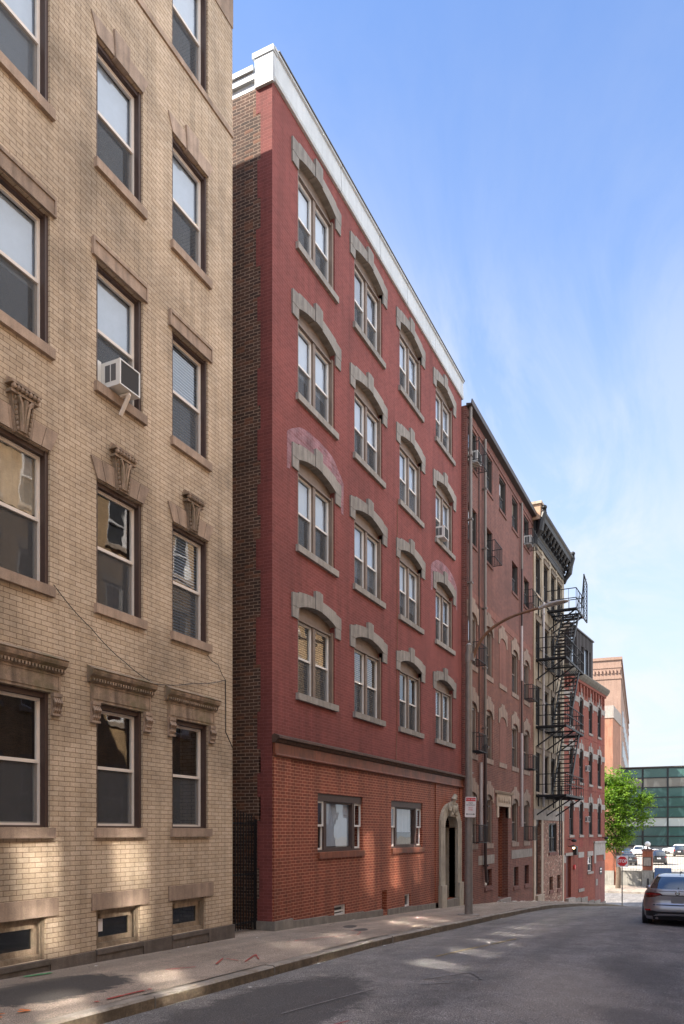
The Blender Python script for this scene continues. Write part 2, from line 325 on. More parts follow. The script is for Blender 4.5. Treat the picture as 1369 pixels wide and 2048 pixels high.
# ------------------------------------------------------------------ mesh helpers
class MB:
    def __init__(s): s.v = []; s.f = []; s.m = []
    def face(s, pts, mi=0):
        b = len(s.v); s.v.extend(tuple(p) for p in pts); s.f.append(tuple(range(b, b + len(pts)))); s.m.append(mi)
    def box(s, x0, x1, y0, y1, z0, z1, mi=0):
        if x0 > x1: x0, x1 = x1, x0
        if y0 > y1: y0, y1 = y1, y0
        if z0 > z1: z0, z1 = z1, z0
        b = len(s.v)
        s.v += [(x0, y0, z0), (x1, y0, z0), (x1, y1, z0), (x0, y1, z0), (x0, y0, z1), (x1, y0, z1), (x1, y1, z1), (x0, y1, z1)]
        for q in ((0, 3, 2, 1), (4, 5, 6, 7), (0, 1, 5, 4), (1, 2, 6, 5), (2, 3, 7, 6), (3, 0, 4, 7)):
            s.f.append(tuple(b + i for i in q)); s.m.append(mi)
        return s
    def tube(s, pts, r, n=8, mi=0, cap=True):
        pts = [Vector(p) for p in pts]; rs = r if isinstance(r, (list, tuple)) else [r] * len(pts)
        rings = []
        for i, p in enumerate(pts):
            d = (pts[min(i + 1, len(pts) - 1)] - pts[max(i - 1, 0)]).normalized()
            a = d.cross(Vector((0, 0, 1)))
            if a.length < .05: a = d.cross(Vector((1, 0, 0)))
            a.normalize(); c = d.cross(a).normalized()
            b = len(s.v)
            for k in range(n):
                t = 2 * math.pi * k / n
                s.v.append(tuple(p + rs[i] * (math.cos(t) * a + math.sin(t) * c)))
            rings.append(b)
        for i in range(len(rings) - 1):
            for k in range(n):
                k2 = (k + 1) % n
                s.f.append((rings[i] + k, rings[i + 1] + k, rings[i + 1] + k2, rings[i] + k2)); s.m.append(mi)
        if cap:
            s.f.append(tuple(rings[0] + k for k in range(n))); s.m.append(mi)
            s.f.append(tuple(rings[-1] + k for k in reversed(range(n)))); s.m.append(mi)
        return s
    def bar(s, p0, p1, w, h=None, mi=0):
        h = h or w
        p0, p1 = Vector(p0), Vector(p1); d = (p1 - p0).normalized()
        a = d.cross(Vector((0, 0, 1)))
        if a.length < .05: a = Vector((1, 0, 0))
        a.normalize(); c = a.cross(d).normalized()
        b = len(s.v)
        for p in (p0, p1):
            for sx, sy in ((-1, -1), (1, -1), (1, 1), (-1, 1)): s.v.append(tuple(p + a * w / 2 * sx + c * h / 2 * sy))
        for q in ((0, 1, 2, 3), (7, 6, 5, 4), (0, 4, 5, 1), (1, 5, 6, 2), (2, 6, 7, 3), (3, 7, 4, 0)):
            s.f.append(tuple(b + i for i in q)); s.m.append(mi)
        return s
    def strip(s, tri, y0, y1, mi=0):
        """solid between lower and upper outline: tri = [(x, zlow, zhigh)]"""
        for (xa, la, ha), (xb, lb, hb) in zip(tri, tri[1:]):
            s.face([(xa, y0, la), (xb, y0, lb), (xb, y0, hb), (xa, y0, ha)], mi)
            s.face([(xb, y1, lb), (xa, y1, la), (xa, y1, ha), (xb, y1, hb)], mi)
            s.face([(xa, y0, ha), (xb, y0, hb), (xb, y1, hb), (xa, y1, ha)], mi)
            s.face([(xb, y0, lb), (xa, y0, la), (xa, y1, la), (xb, y1, lb)], mi)
        xa, la, ha = tri[0]; xb, lb, hb = tri[-1]
        s.face([(xa, y1, la), (xa, y0, la), (xa, y0, ha), (xa, y1, ha)], mi)
        s.face([(xb, y0, lb), (xb, y1, lb), (xb, y1, hb), (xb, y0, hb)], mi)
        return s
    def ext(s, poly, y0, y1, mi=0):
        """polygon in (x, z), counter-clockwise seen from -y, extruded y0..y1"""
        s.face([(x, y0, z) for x, z in poly], mi)
        s.face([(x, y1, z) for x, z in reversed(poly)], mi)
        for (xa, za), (xb, zb) in zip(poly, poly[1:] + poly[:1]):
            s.face([(xb, y0, zb), (xa, y0, za), (xa, y1, za), (xb, y1, zb)], mi)
        return s
    def prof(s, pr, x0, x1, mi=0):
        """moulding: closed profile [(y, z)] swept x0..x1"""
        n = len(pr)
        for i in range(n):
            (ya, za), (yb, zb) = pr[i], pr[(i + 1) % n]
            s.face([(x0, ya, za), (x1, ya, za), (x1, yb, zb), (x0, yb, zb)], mi)
        s.face([(x0, y, z) for y, z in pr], mi); s.face([(x1, y, z) for y, z in reversed(pr)], mi)
        return s
    def ell(s, c, r, mi=0, n=12, k=7):
        b = len(s.v)
        for i in range(k + 1):
            th = math.pi * i / k
            for j in range(n):
                ph = 2 * math.pi * j / n
                s.v.append((c[0] + r[0] * math.sin(th) * math.cos(ph), c[1] + r[1] * math.sin(th) * math.sin(ph), c[2] + r[2] * math.cos(th)))
        for i in range(k):
            for j in range(n):
                j2 = (j + 1) % n
                s.f.append((b + i * n + j, b + (i + 1) * n + j, b + (i + 1) * n + j2, b + i * n + j2)); s.m.append(mi)
        return s
    def wall(s, x0, x1, z0, z1, holes, depth=.25, y=0., mi=0, mr=None):
        """a wall face at y looking to -y with real openings and reveals"""
        mr = mi if mr is None else mr
        xs = sorted({x0, x1, *[h[0] for h in holes], *[h[1] for h in holes]}); zs = sorted({z0, z1, *[h[2] for h in holes], *[h[3] for h in holes]})
        xs = [x for x in xs if x0 <= x <= x1]; zs = [z for z in zs if z0 <= z <= z1]
        for xa, xb in zip(xs, xs[1:]):
            run = None
            for za, zb in zip(zs, zs[1:]):
                cx, cz = (xa + xb) / 2, (za + zb) / 2
                inside = any(h[0] < cx < h[1] and h[2] < cz < h[3] for h in holes)
                if not inside: s.face([(xa, y, za), (xb, y, za), (xb, y, zb), (xa, y, zb)], mi)
        for a, b, c, d in holes:
            s.face([(a, y, c), (a, y, d), (a, y + depth, d), (a, y + depth, c)], mr)
            s.face([(b, y, d), (b, y, c), (b, y + depth, c), (b, y + depth, d)], mr)
            s.face([(a, y, d), (b, y, d), (b, y + depth, d), (a, y + depth, d)], mr)
            s.face([(b, y, c), (a, y, c), (a, y + depth, c), (b, y + depth, c)], mr)
        return s
    def mesh(s, name, mats, off=(0, 0, 0), smooth=False, merge=False):
        me = bpy.data.meshes.new(name)
        me.from_pydata([(x + off[0], y + off[1], z + off[2]) for x, y, z in s.v], [], s.f)
        for m in (mats if isinstance(mats, (list, tuple)) else [mats]): me.materials.append(M[m] if isinstance(m, str) else m)
        uv = me.uv_layers.new(name='UVMap')
        for p in me.polygons:
            p.material_index = s.m[p.index]; p.use_smooth = smooth
            n = p.normal; ax = max(range(3), key=lambda i: abs(n[i]))
            for li in p.loop_indices:
                c = s.v[me.loops[li].vertex_index]
                uv.data[li].uv = ((c[0], c[2]), (c[1], c[2]), (c[0], c[1]))[(1, 0, 2)[ax]]
        me.update()
        if smooth:
            bm = bmesh.new(); bm.from_mesh(me); bmesh.ops.remove_doubles(bm, verts=bm.verts, dist=2e-4); bm.to_mesh(me); bm.free()
            me.set_sharp_from_angle(angle=R(38))
        return me
    def build(s, name, mats, parent=None, off=(0, 0, 0), smooth=False, loc=None):
        o = bpy.data.objects.new(name, s.mesh(name, mats, off, smooth)); COL.objects.link(o)
        if parent: o.parent = parent
        if loc: o.location = loc
        return o

def tag(o, label=None, cat=None, group=None, kind=None):
    if label: o['label'] = label
    if cat: o['category'] = cat
    if group: o['group'] = group
    if kind: o['kind'] = kind
    return o

def empty(name, loc, rz=0., label=None, cat=None, group=None):
    o = bpy.data.objects.new(name, None); COL.objects.link(o); o.empty_display_size = .3
    o.location = loc; o.rotation_euler = (0, 0, rz)
    return tag(o, label, cat, group)

def inst(name, me, parent=None, loc=(0, 0, 0), scale=(1, 1, 1), rot=(0, 0, 0)):
    o = bpy.data.objects.new(name, me); COL.objects.link(o)
    if parent: o.parent = parent
    o.location = loc; o.scale = scale; o.rotation_euler = rot
    return o

def copy_tree(o, parent=None):
    c = o.copy(); COL.objects.link(c)
    if parent: c.parent = parent
    for ch in list(o.children): copy_tree(ch, c)
    return c

class Bld:
    """a building: local x runs along the front, y into the house, z (stored minus base) is height from the eye"""
    def __init__(s, name, x, y, ang, base, label, cat='building', group=None):
        s.base = base
        s.root = empty(name, (x, y, base + ZO), R(90 - ang), label, cat, group)
    def part(s, name, mb, mats, parent=None, smooth=False, label=None):
        o = mb.build(name, mats, parent or s.root, (0, 0, -s.base), smooth)
        if label: o['label'] = label
        return o
    def put(s, name, me, u, z, y=0., parent=None, scale=(1, 1, 1)):
        return inst(name, me, parent or s.root, (u, y, z - s.base), scale)

# ------------------------------------------------------------------ windows
class Win:
    """prototype meshes of a double hung window; origin at the lower left corner of the opening"""
    def __init__(s, w, h, cols=1, sash='sash', casing='brown_casing', cw=.055, inset=.15, head=0., mull=.1, bar=.045, top=.07, arch=0., lowscreen=True, glassm='glass', split=.5, headm=None, bot=.03):
        s.w, s.h = w, h
        s.mats = (sash, casing)
        c = MB()
        yi = inset
        c.box(0, cw, .03, yi + .06, 0, h - head + arch * .3); c.box(w - cw, w, .03, yi + .06, 0, h - head + arch * .3)
        c.box(cw, w - cw, .05, yi + .06, h - head - top, h - head)
        c.box(cw, w - cw, .05, yi + .06, 0, bot)
        ow = (w - 2 * cw - mull * (cols - 1)) / cols
        for k in range(1, cols): c.box(cw + k * ow + (k - 1) * mull, cw + k * (ow + mull), .07, yi + .06, bot, h - head - top)
        if head or arch:
            n = 12; tri = []
            for i in range(n + 1):
                t = i / n; z = h - head + .0 + head + arch * 1.25 * (1 - (2 * t - 1) ** 2)
                tri.append((t * w, h - head, z + .05))
            c.strip(tri, yi - .02, yi + .04)
            tri2 = [(x, z2 - .075, z2 - .045) for x, z1, z2 in tri]
            c.strip(tri2, yi - .05, yi - .022)
        sm, g, sc = MB(), MB(), MB()
        z0, z1 = bot, h - head - top
        zm = z0 + (z1 - z0) * split
        s.op = []
        for k in range(cols):
            a = cw + k * (ow + mull); b = a + ow
            for (za, zb, y) in ((zm - .02, z1, yi - .02), (z0, zm + .02, yi + .018)):
                sm.box(a, a + bar, y, y + .035, za, zb); sm.box(b - bar, b, y, y + .035, za, zb)
                sm.box(a + bar, b - bar, y, y + .035, zb - bar * (.9 if zb == z1 else .8), zb); sm.box(a + bar, b - bar, y, y + .035, za, za + bar)
                g.face([(a + bar, y + .018, za + bar), (b - bar, y + .018, za + bar), (b - bar, y + .018, zb - bar * .8), (a + bar, y + .018, zb - bar * .8)])
            # thin outer track that frames the pair of sashes
            sm.box(a - .004, a + .016, yi - .03, yi + .05, z0, z1); sm.box(b - .016, b + .004, yi - .03, yi + .05, z0, z1)
            sm.box(a + .016, b - .016, yi - .03, yi + .05, z1 - .018, z1); sm.box(a + .016, b - .016, yi - .03, yi + .05, z0, z0 + .02)
            if lowscreen: sc.face([(a + .017, yi + .004, z0 + .03), (b - .017, yi + .004, z0 + .03), (b - .017, yi + .004, zm - .022), (a + .017, yi + .004, zm - .022)])
            s.op.append((a + .01, b - .01, z0 + .02, z1 - .02))
        s.sash = sm.mesh('window', sash); s.cas = c.mesh('casing', casing); s.gl = g.mesh('glass_pane', glassm)
        s.scr = sc.mesh('insect_screen', 'screen') if lowscreen else None
        s.yb = yi + .065
        s.bl = {}
    def blind(s, kind, drop, mat):
        key = (kind, round(drop, 2), mat)
        if key not in s.bl:
            b = MB()
            for i, (a, c, z0, z1) in enumerate(s.op):
                zb = z1 - (z1 - z0) * drop
                if kind == 'shade': b.box(a, c, s.yb, s.yb + .01, zb, z1)
                elif kind == 'slat':
                    n = int((z1 - zb) / .05)
                    for k in range(n): b.bar((a, s.yb + .01, z1 - k * .05 - .02), (c, s.yb + .01, z1 - k * .05 - .02), .036, .012)
                elif kind == 'curtain':
                    n = 14
                    for k in range(n):
                        xa = a + (c - a) * k / n; xb = a + (c - a) * (k + 1) / n
                        ya = s.yb + .02 * math.sin(k * 2.1); yb = s.yb + .02 * math.sin((k + 1) * 2.1)
                        b.face([(xa, ya, zb), (xb, yb, zb), (xb, yb, z1), (xa, ya, z1)])
            s.bl[key] = b.mesh('blind', mat)
        return s.bl[key]
    def place(s, B, u, z, blind=('shade', .5, 'blind'), label=None, y=0., screen=True, name='window'):
        o = B.put(name, s.sash, u, z, y)
        if label: o['label'] = label
        inst('casing', s.cas, o); inst('glass_pane', s.gl, o)
        if s.scr and screen: inst('insect_screen', s.scr, o)
        if blind: inst('blind', s.blind(*blind), o)
        return o

# ------------------------------------------------------------------ ground profile
PROF = [(-30, -1.2), (0, -1.70), (7, -1.83), (12.1, -1.95), (13.5, -1.98), (26.3, -2.54), (30.6, -2.78), (37.3, -3.27), (44.2, -3.84), (49, -4.32), (53.7, -4.80), (58, -5.14), (63, -5.28), (70, -5.3), (600, -5.3)]
def zf(y):
    for (a, za), (b, zb) in zip(PROF, PROF[1:]):
        if y <= b: return za + (zb - za) * (y - a) / (b - a)
    return PROF[-1][1]
def xk(y):                                  # kerb line
    return -5.75 if y < 36 else -5.75 + .052 * (y - 36)
def xw(y):                                  # foot of the house fronts
    return -8.0 if y < 44 else -8.0 + .09 * (y - 44)

# ------------------------------------------------------------------ setting
def sheet(name, rows, xs_of, z_of, mats, kind='structure'):
    mb = MB()
    for (ya, yb) in zip(rows, rows[1:]):
        xa, xb = xs_of(ya), xs_of(yb)
        for i in range(len(xa) - 1):
            mb.face([(xa[i], ya, z_of(xa[i], ya) + ZO), (xa[i + 1], ya, z_of(xa[i + 1], ya) + ZO), (xb[i + 1], yb, z_of(xb[i + 1], yb) + ZO), (xb[i], yb, z_of(xb[i], yb) + ZO)])
    return tag(mb.build(name, mats), kind=kind)

def frange(a, b, s):
    n = max(1, int(round((b - a) / s))); return [a + (b - a) * i / n for i in range(n + 1)]

XR = .2
def zroad(x, y):
    k = xk(y); t = (x - k) / (XR - k)
    return zf(y) - .175 + .07 * 4 * t * (1 - t) + .006 * mnoise.noise((x * .8, y * .8, 0))
def zwalk(x, y):
    return zf(y) - .03 * min(1, max(0, (x + 8) / 2.2)) + .006 * mnoise.noise((x * 1.3, y * .9, 4))
sheet('ground', [-60, -30, 0, 20, 40, 53, 63, 82, 150, 300, 900], lambda y: [-500, -120, -40, -9, 3, 40, 120, 500], lambda x, y: (zf(y) if -30 < y else -1.2) - .5, 'ground')
sheet('road', frange(-28, 55.5, .7), lambda y: [xk(y) + (XR - xk(y)) * i / 8 for i in range(9)], zroad, 'road')
sheet('sidewalk', frange(-28, 53.6, .7), lambda y: [xw(y) - .9, xw(y), xw(y) + .8, xk(y) - .16], zwalk, 'sidewalk')
sheet('sidewalk', frange(-28, 53.6, 1.5), lambda y: [XR + .16, XR + 1., 2.6], lambda x, y: zf(y) - .03, 'sidewalk')
sheet('cross_street', [55.5, 58, 60.5, 63, 66, 69, 73.5], lambda y: [-90, -40, -15, -5, 5, 40, 90], lambda x, y: zf(y) - .17, 'road')
sheet('sidewalk', [73.5, 76, 81.9], lambda y: [-90, -15, -5, 5, 90], lambda x, y: zf(y) - .03, 'sidewalk')
mb = MB(); mb.box(-90, 90, 73.2, 73.5, -5.7 + ZO, -5.3 + ZO); tag(mb.build('kerb', 'kerb'), kind='structure')
mb = MB()
y = -27.
while y < 53.4:
    ln = random.uniform(1.7, 2.7); y2 = min(y + ln, 53.5); j = random.uniform(-.012, .012); h = random.uniform(-.012, .008)
    xa, xb = xk(y) + j, xk(y2) + j
    za, zb = zf(y) - .03 + h + ZO, zf(y2) - .03 + h + ZO
    ya, yb = y + .012, y2 - .012
    n = 5
    def kp(t, side, top):
        yy = ya + (yb - ya) * t; wob = .014 * mnoise.noise((yy * 3.1, side * 9., top * 5.))
        x = xa + (xb - xa) * t + (0 if side else -.17) + (wob if side else 0)
        if top == 2: x -= .022 if side else 0
        z = za + (zb - za) * t
        return (x, yy, z + (wob * .5 if top == 2 else -.02 if top == 1 else -.45))
    for i in range(n):
        t0, t1 = i / n, (i + 1) / n
        mb.face([kp(t0, 0, 2), kp(t0, 1, 2), kp(t1, 1, 2), kp(t1, 0, 2)])
        mb.face([kp(t0, 1, 1), kp(t1, 1, 1), kp(t1, 1, 2), kp(t0, 1, 2)])
        mb.face([kp(t0, 1, 0), kp(t1, 1, 0), kp(t1, 1, 1), kp(t0, 1, 1)], 1)
    mb.face([kp(0, 0, 2), kp(0, 0, 0), kp(0, 1, 0), kp(0, 1, 1), kp(0, 1, 2)]); mb.face([kp(1, 0, 2), kp(1, 1, 2), kp(1, 1, 1), kp(1, 1, 0), kp(1, 0, 0)])
    y = y2
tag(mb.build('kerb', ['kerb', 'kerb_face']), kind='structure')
mb = MB()
for ya, yb in zip(frange(-27, 53, 2.2), frange(-27, 53, 2.2)[1:]):
    z0, z1 = zf(ya) - .03 + ZO, zf(yb) - .03 + ZO
    a, b = XR, XR + .16
    mb.face([(a, ya, z0), (b, ya, z0), (b, yb, z1), (a, yb, z1)]); mb.face([(a, yb, z1), (a, yb, z1 - .4), (a, ya, z0 - .4), (a, ya, z0)])
tag(mb.build('kerb', 'kerb'), kind='structure')

def blob(name, cx, cy, rx, ry, zfun, mats, rot=0., n=40, rag=.18, lift=.004, seed=0, kind='structure', squarish=1.):
    """irregular patch lying on the ground as its own thin sheet (rings so that it follows the ground)"""
    mb = MB(); rings = []
    for k in range(0, 6):
        ring = []
        for i in range(n):
            t = 2 * math.pi * i / n
            r = (1 + rag * mnoise.noise((math.cos(t) * 2.2 + seed, math.sin(t) * 2.2, seed * 1.7)) + rag * .5 * mnoise.noise((math.cos(t) * 9 + seed, math.sin(t) * 9, 3))) * k / 5
            c, s = math.cos(t), math.sin(t)
            q = (abs(c) ** (2 * squarish) + abs(s) ** (2 * squarish)) ** (-1 / (2 * squarish))
            x, yy = c * q * rx * r, s * q * ry * r
            X = cx + x * math.cos(rot) - yy * math.sin(rot); Y = cy + x * math.sin(rot) + yy * math.cos(rot)
            ring.append((X, Y, zfun(X, Y) + ZO + lift))
        rings.append(ring)
    for k in range(5):
        for i in range(n):
            j = (i + 1) % n
            if k == 0: mb.face([rings[0][0], rings[1][i], rings[1][j]])
            else: mb.face([rings[k][i], rings[k + 1][i], rings[k + 1][j], rings[k][j]])
    return tag(mb.build(name, mats), kind=kind)
def scribble(name, pts, w, zfun, mats, seed=0):
    """a sprayed or painted stroke lying on the ground"""
    mb = MB()
    P = []
    for (xa, ya), (xb, yb) in zip(pts, pts[1:]):
        n = max(2, int(math.hypot(xb - xa, yb - ya) / .06))
        P += [(xa + (xb - xa) * i / n, ya + (yb - ya) * i / n) for i in range(n)]
    P.append(pts[-1])
    for i, (p, q) in enumerate(zip(P, P[1:])):
        if mnoise.noise((i * .35 + seed, seed, 2)) > .32: continue
        d = Vector((q[0] - p[0], q[1] - p[1])).normalized() if p != q else Vector((1, 0)); nx, ny = -d.y * w / 2, d.x * w / 2
        k = .7 + .5 * mnoise.noise((i * .8, seed, 0))
        mb.face([(a[0] + sg * nx * k, a[1] + sg * ny * k, zfun(*a) + ZO + .012) for a, sg in ((p, -1), (q, -1), (q, 1), (p, 1))])
    return tag(mb.build(name, mats), kind='structure')
scribble('road_marking', [(-6.45, 9.35), (-6.7, 9.9), (-6.25, 9.8), (-6.5, 10.5), (-6.2, 10.1)], .035, zwalk, 'red_spray', 1)
scribble('road_marking', [(-6.75, 8.6), (-6.55, 9.0)], .04, zwalk, 'red_spray', 7)
scribble('road_marking', [(-6.05, 6.5), (-6.02, 7.4)], .06, zwalk, 'red_spray', 3)
scribble('road_marking', [(-6.9, 12.2), (-6.6, 13.2), (-6.3, 13.9), (-6.5, 14.5), (-6.8, 14.7)], .03, zwalk, 'red_spray', 4)
scribble('road_marking', [(-6.45, 5.0), (-6.3, 5.5), (-6.5, 5.4), (-6.3, 5.85), (-6.55, 5.8)], .06, zwalk, 'orange_spray', 5)
scribble('road_marking', [(-7.86, 7.2), (-7.8, 7.6)], .09, zwalk, 'green_spray', 6)
scribble('road_marking', [(-4.2, 12.4), (-3.9, 14.2), (-3.7, 16.)], .06, zroad, 'yellow_line', 8)
scribble('road_marking', [(-3.6, 10.1), (-3.2, 11.0), (-2.9, 10.5), (-3.1, 10.2)], .05, zroad, 'white_line', 9)
scribble('road_marking', [(-3.5, 9.7), (-3.2, 10.0)], .05, zroad, 'white_line', 10)
scribble('road_marking', [(-2.0, 8.3), (-1.4, 7.7), (-1.1, 7.1)], .03, zroad, 'white_line', 12)
scribble('road_marking', [(-4.2, 7.3), (-3.9, 9.2)], .025, zroad, 'white_line', 13)
scribble('road_marking', [(-3.6, 6.6), (-3.4, 7.3)], .03, zroad, 'red_spray', 14)
mb = MB()
for k in range(7):
    x0 = -5.2 + k * .75
    mb.face([(x0, 54.4, zf(54.4) - .1 + ZO), (x0 + .38, 54.4, zf(54.4) - .1 + ZO), (x0 + .38, 57.2, zf(57.2) - .16 + ZO), (x0, 57.2, zf(57.2) - .16 + ZO)])
tag(mb.build('crosswalk', 'crosswalk'), kind='structure')

mb = MB(); rl = random.Random(3)
for k in range(70):
    if k < 30: x, y = rl.uniform(-7.9, -7.3), rl.uniform(30, 43)
    elif k < 52: x, y = rl.gauss(-7.75, .12), rl.uniform(6, 30)
    else: x, y = rl.uniform(-5.7, -5.45), rl.uniform(6, 26)
    f_ = zwalk if x < -5.75 else zroad; z = f_(x, y) + ZO + .012; s = rl.uniform(.012, .04) if k >= 30 else rl.uniform(.03, .09); a = rl.uniform(0, 3.1)
    mb.face([(x + s * math.cos(a + q * 1.57), y + s * math.sin(a + q * 1.57), z + rl.uniform(0, .012)) for q in range(4)], 0 if k < 30 or k % 4 == 0 else 1)
tag(mb.build('litter', ['litter', 'trunk']), 'scraps of white paper and dry leaves along the foot of the house fronts', 'litter', kind='stuff')

# ------------------------------------------------------------------ shared trims
def sill_mesh(w, h=.13, over=.06, out=.06, name='sill', mat='brownstone'):
    mb = MB(); mb.box(-over, w + over, -out, .24, -h, -.004)
    return mb.mesh(name, mat)

# ------------------------------------------------------------------ tan brick apartment house (nearest, left)
TAN = Bld('apartment_building', -8., 0., 0., -2.4, 'tan brick apartment house with carved brownstone window heads, nearest on the left', 'building')
T0, T1, TTOP = -6., 12.12, 15.6
cols = [(-.72, .28), (1.15, 2.15), (3.02, 4.02), (4.89, 5.89), (6.76, 7.76), (8.63, 9.63), (10.36, 11.35)]
rows = [(.05, 1.84), (3.25, 5.03), (6.41, 8.17), (9.59, 11.37), (12.80, 14.58)]
holes = [(a, b, c, d) for a, b in cols for c, d in rows] + [(a, b - .06, -1.69, -1.13) for a, b in cols]
mb = MB(); mb.wall(T0, T1, -2.4, TTOP, holes, .26); TAN.part('wall', mb, 'tan_brick')
mb = MB()
mb.face([(T1, 0, -2.4), (T1, 14, -2.4), (T1, 14, TTOP), (T1, 0, TTOP)]); mb.face([(T0, 14, -2.4), (T0, 0, -2.4), (T0, 0, TTOP), (T0, 14, TTOP)]); mb.face([(T1, 14, -2.4), (T0, 14, -2.4), (T0, 14, TTOP), (T1, 14, TTOP)])
TAN.part('side_wall', mb, 'tan_brick')
mb = MB(); mb.face([(T0, 0, TTOP), (T1, 0, TTOP), (T1, 14, TTOP), (T0, 14, TTOP)]); TAN.part('roof', mb, 'roof')
mb = MB(); mb.face([(T0 + .1, 1.1, -2.4), (T1 - .1, 1.1, -2.4), (T1 - .1, 1.1, TTOP - .1), (T0 + .1, 1.1, TTOP - .1)]); TAN.part('dark_room_sheet', mb, 'interior')
mb = MB(); mb.box(T0, T1 + .0, -.018, .0, 14.66, 15.3); TAN.part('frieze', mb, 'brownstone')
mb = MB(); mb.prof([(0, 15.31), (-.04, 15.31), (-.06, 15.38), (-.22, 15.46), (-.24, 15.6), (0, 15.61)], T0, T1 + .02); TAN.part('cornice', mb, 'brownstone')
mb = MB(); mb.box(T0, T1, -.03, .0, 12.66, 12.76); TAN.part('string_course', mb, 'brownstone')
mb = MB()
for a, b in [(b - .01, c - .05) for (a, b), (c, d) in zip(cols, cols[1:])] + [(cols[-1][1] - .01, T1 + .03)]: TAN.part('plinth', MB().box(a, b, -.035, 0, -2.3, -1.70), 'dark_granite')
WT = Win(1., 1.785)
WTB = Win(.94, .56, sash='old_wood', casing='old_wood', cw=.05, inset=.09, bar=.10, top=.05, lowscreen=False, glassm='dark_glass', split=1., bot=.05)
s_t = sill_mesh(1., .14, .05, .06); s_g = sill_mesh(1., .13, .05, .06, mat='brownstone')
# basement lintel and sill
mb = MB(); mb.box(-.10, 1.14, -.02, .2, .565, .80); lint_b = mb.mesh('lintel', 'brownstone')
mb = MB(); mb.box(-.03, .97, -.05, .22, -.07, -.004); mb.box(-.03, .97, -.03, .2, -.22, -.074); sill_b = mb.mesh('sill', 'dark_granite')
# ground floor hood: frieze slab, moulded cornice with dentils, consoles
hood, cons = MB(), MB()
w = 1.
hood.box(-.13, w + .17, -.03, .2, 1.79, 2.06)
hood.box(-.10, w + .14, -.042, -.03, 1.83, 1.845); hood.box(-.10, w + .14, -.042, -.03, 2.02, 2.035)
hood.box(-.10, -.085, -.042, -.03, 1.845, 2.02); hood.box(w + .125, w + .14, -.042, -.03, 1.845, 2.02)
hood.prof([(0, 2.06), (-.05, 2.06), (-.07, 2.10), (-.07, 2.125), (-.13, 2.16), (-.15, 2.20), (-.15, 2.225), (-.17, 2.235), (0, 2.30)], -.19, w + .22)
k = -.14
while k < w + .2:
    hood.box(k, k + .03, -.10, -.07, 2.075, 2.115); k += .055
for c in (0,):
    cons.box(c, c + .16, -.06, .0, 1.74, 1.79)
    for q in range(4): cons.tube([(c + .025 + q * .037, -.03, 1.735), (c + .025 + q * .037, -.075, 1.66), (c + .025 + q * .037, -.05, 1.57), (c + .025 + q * .037, -.02, 1.53)], .019, 6)
    cons.box(c + .005, c + .155, -.03, .0, 1.52, 1.74); cons.box(c - .005, c + .165, -.05, .0, 1.49, 1.52)
hood.v = [(x, y * .8 if y < 0 else y, z) for x, y, z in hood.v]
hood_m = hood.mesh('hood', 'mossy_brownstone'); cons_m = cons.mesh('console', 'brownstone')
# flat arch of voussoirs and the carved keystone
def flat_arch(w, h, top, spread, n=5, out=.025):
    mb = MB()
    for i in range(n):
        t0, t1 = i / n, (i + 1) / n
        g = .004
        mb.ext([(w * t0 + g, h), (w * t1 - g, h), (-spread + (w + 2 * spread) * t1 - g, h + top), (-spread + (w + 2 * spread) * t0 + g, h + top)], -out - .004 * (i % 2), .2)
    return mb
mb = flat_arch(1., 1.79, .28, .13, 6); arch2 = mb.mesh('lintel', 'brownstone')
key = MB()
key.ext([(.37, 1.77), (.63, 1.77), (.71, 2.26), (.29, 2.26)], -.075, 0)
for q in (-1, 1):
    for r in range(7):
        t = r / 6; x = .5 + q * (.10 + .06 * t); key.ell((x, -.085, 1.82 + .40 * t), (.022, .03, .036), n=6, k=4)
    key.tube([(.5 + q * .03, -.085, 1.80), (.5 + q * .05, -.10, 2.0), (.5 + q * .07, -.12, 2.16), (.5 + q * .13, -.14, 2.24)], [.03, .038, .034, .03], 6)
key.tube([(.5, -.08, 1.80), (.5, -.11, 2.05), (.5, -.15, 2.22)], [.02, .03, .04], 6)
key.box(.24, .76, -.13, 0, 2.26, 2.30)
for r in range(7): key.ell((.275 + r * .075, -.14, 2.335), (.034, .05, .04), n=8, k=5)
key.box(.22, .78, -.17, 0, 2.37, 2.41); key.prof([(0, 2.41), (-.15, 2.41), (-.05, 2.47), (0, 2.47)], .25, .75)
key.v = [(.5 + (x - .5) * .86, y * .8, 1.77 + (z - 1.77) * .92) for x, y, z in key.v]
key_m = key.mesh('keystone', 'mossy_brownstone')
mb = MB(); mb.box(-.10, 1.08, -.03, .2, 1.77, 2.02)
mb.box(-.10, 1.08, -.05, -.03, 1.98, 2.03); mb.box(-.10, 1.08, -.05, -.03, 1.765, 1.79); mb.box(-.10, -.07, -.05, -.03, 1.79, 1.98); mb.box(1.05, 1.08, -.05, -.03, 1.79, 1.98)
lint3 = mb.mesh('lintel', 'brownstone')
mb = MB()
for a, b, c, d, z in ((0, .36, -.12, .33, .25), (.655, 1.0, .685, 1.12, .25)): mb.ext([(a, 1.785), (b, 1.785), (d, 1.785 + z), (c, 1.785 + z)], -.02, .2)
mb.ext([(.365, 1.76), (.645, 1.76), (.68, 2.16), (.335, 2.16)], -.045, .2)
lint4 = mb.mesh('lintel', 'pale_brownstone')
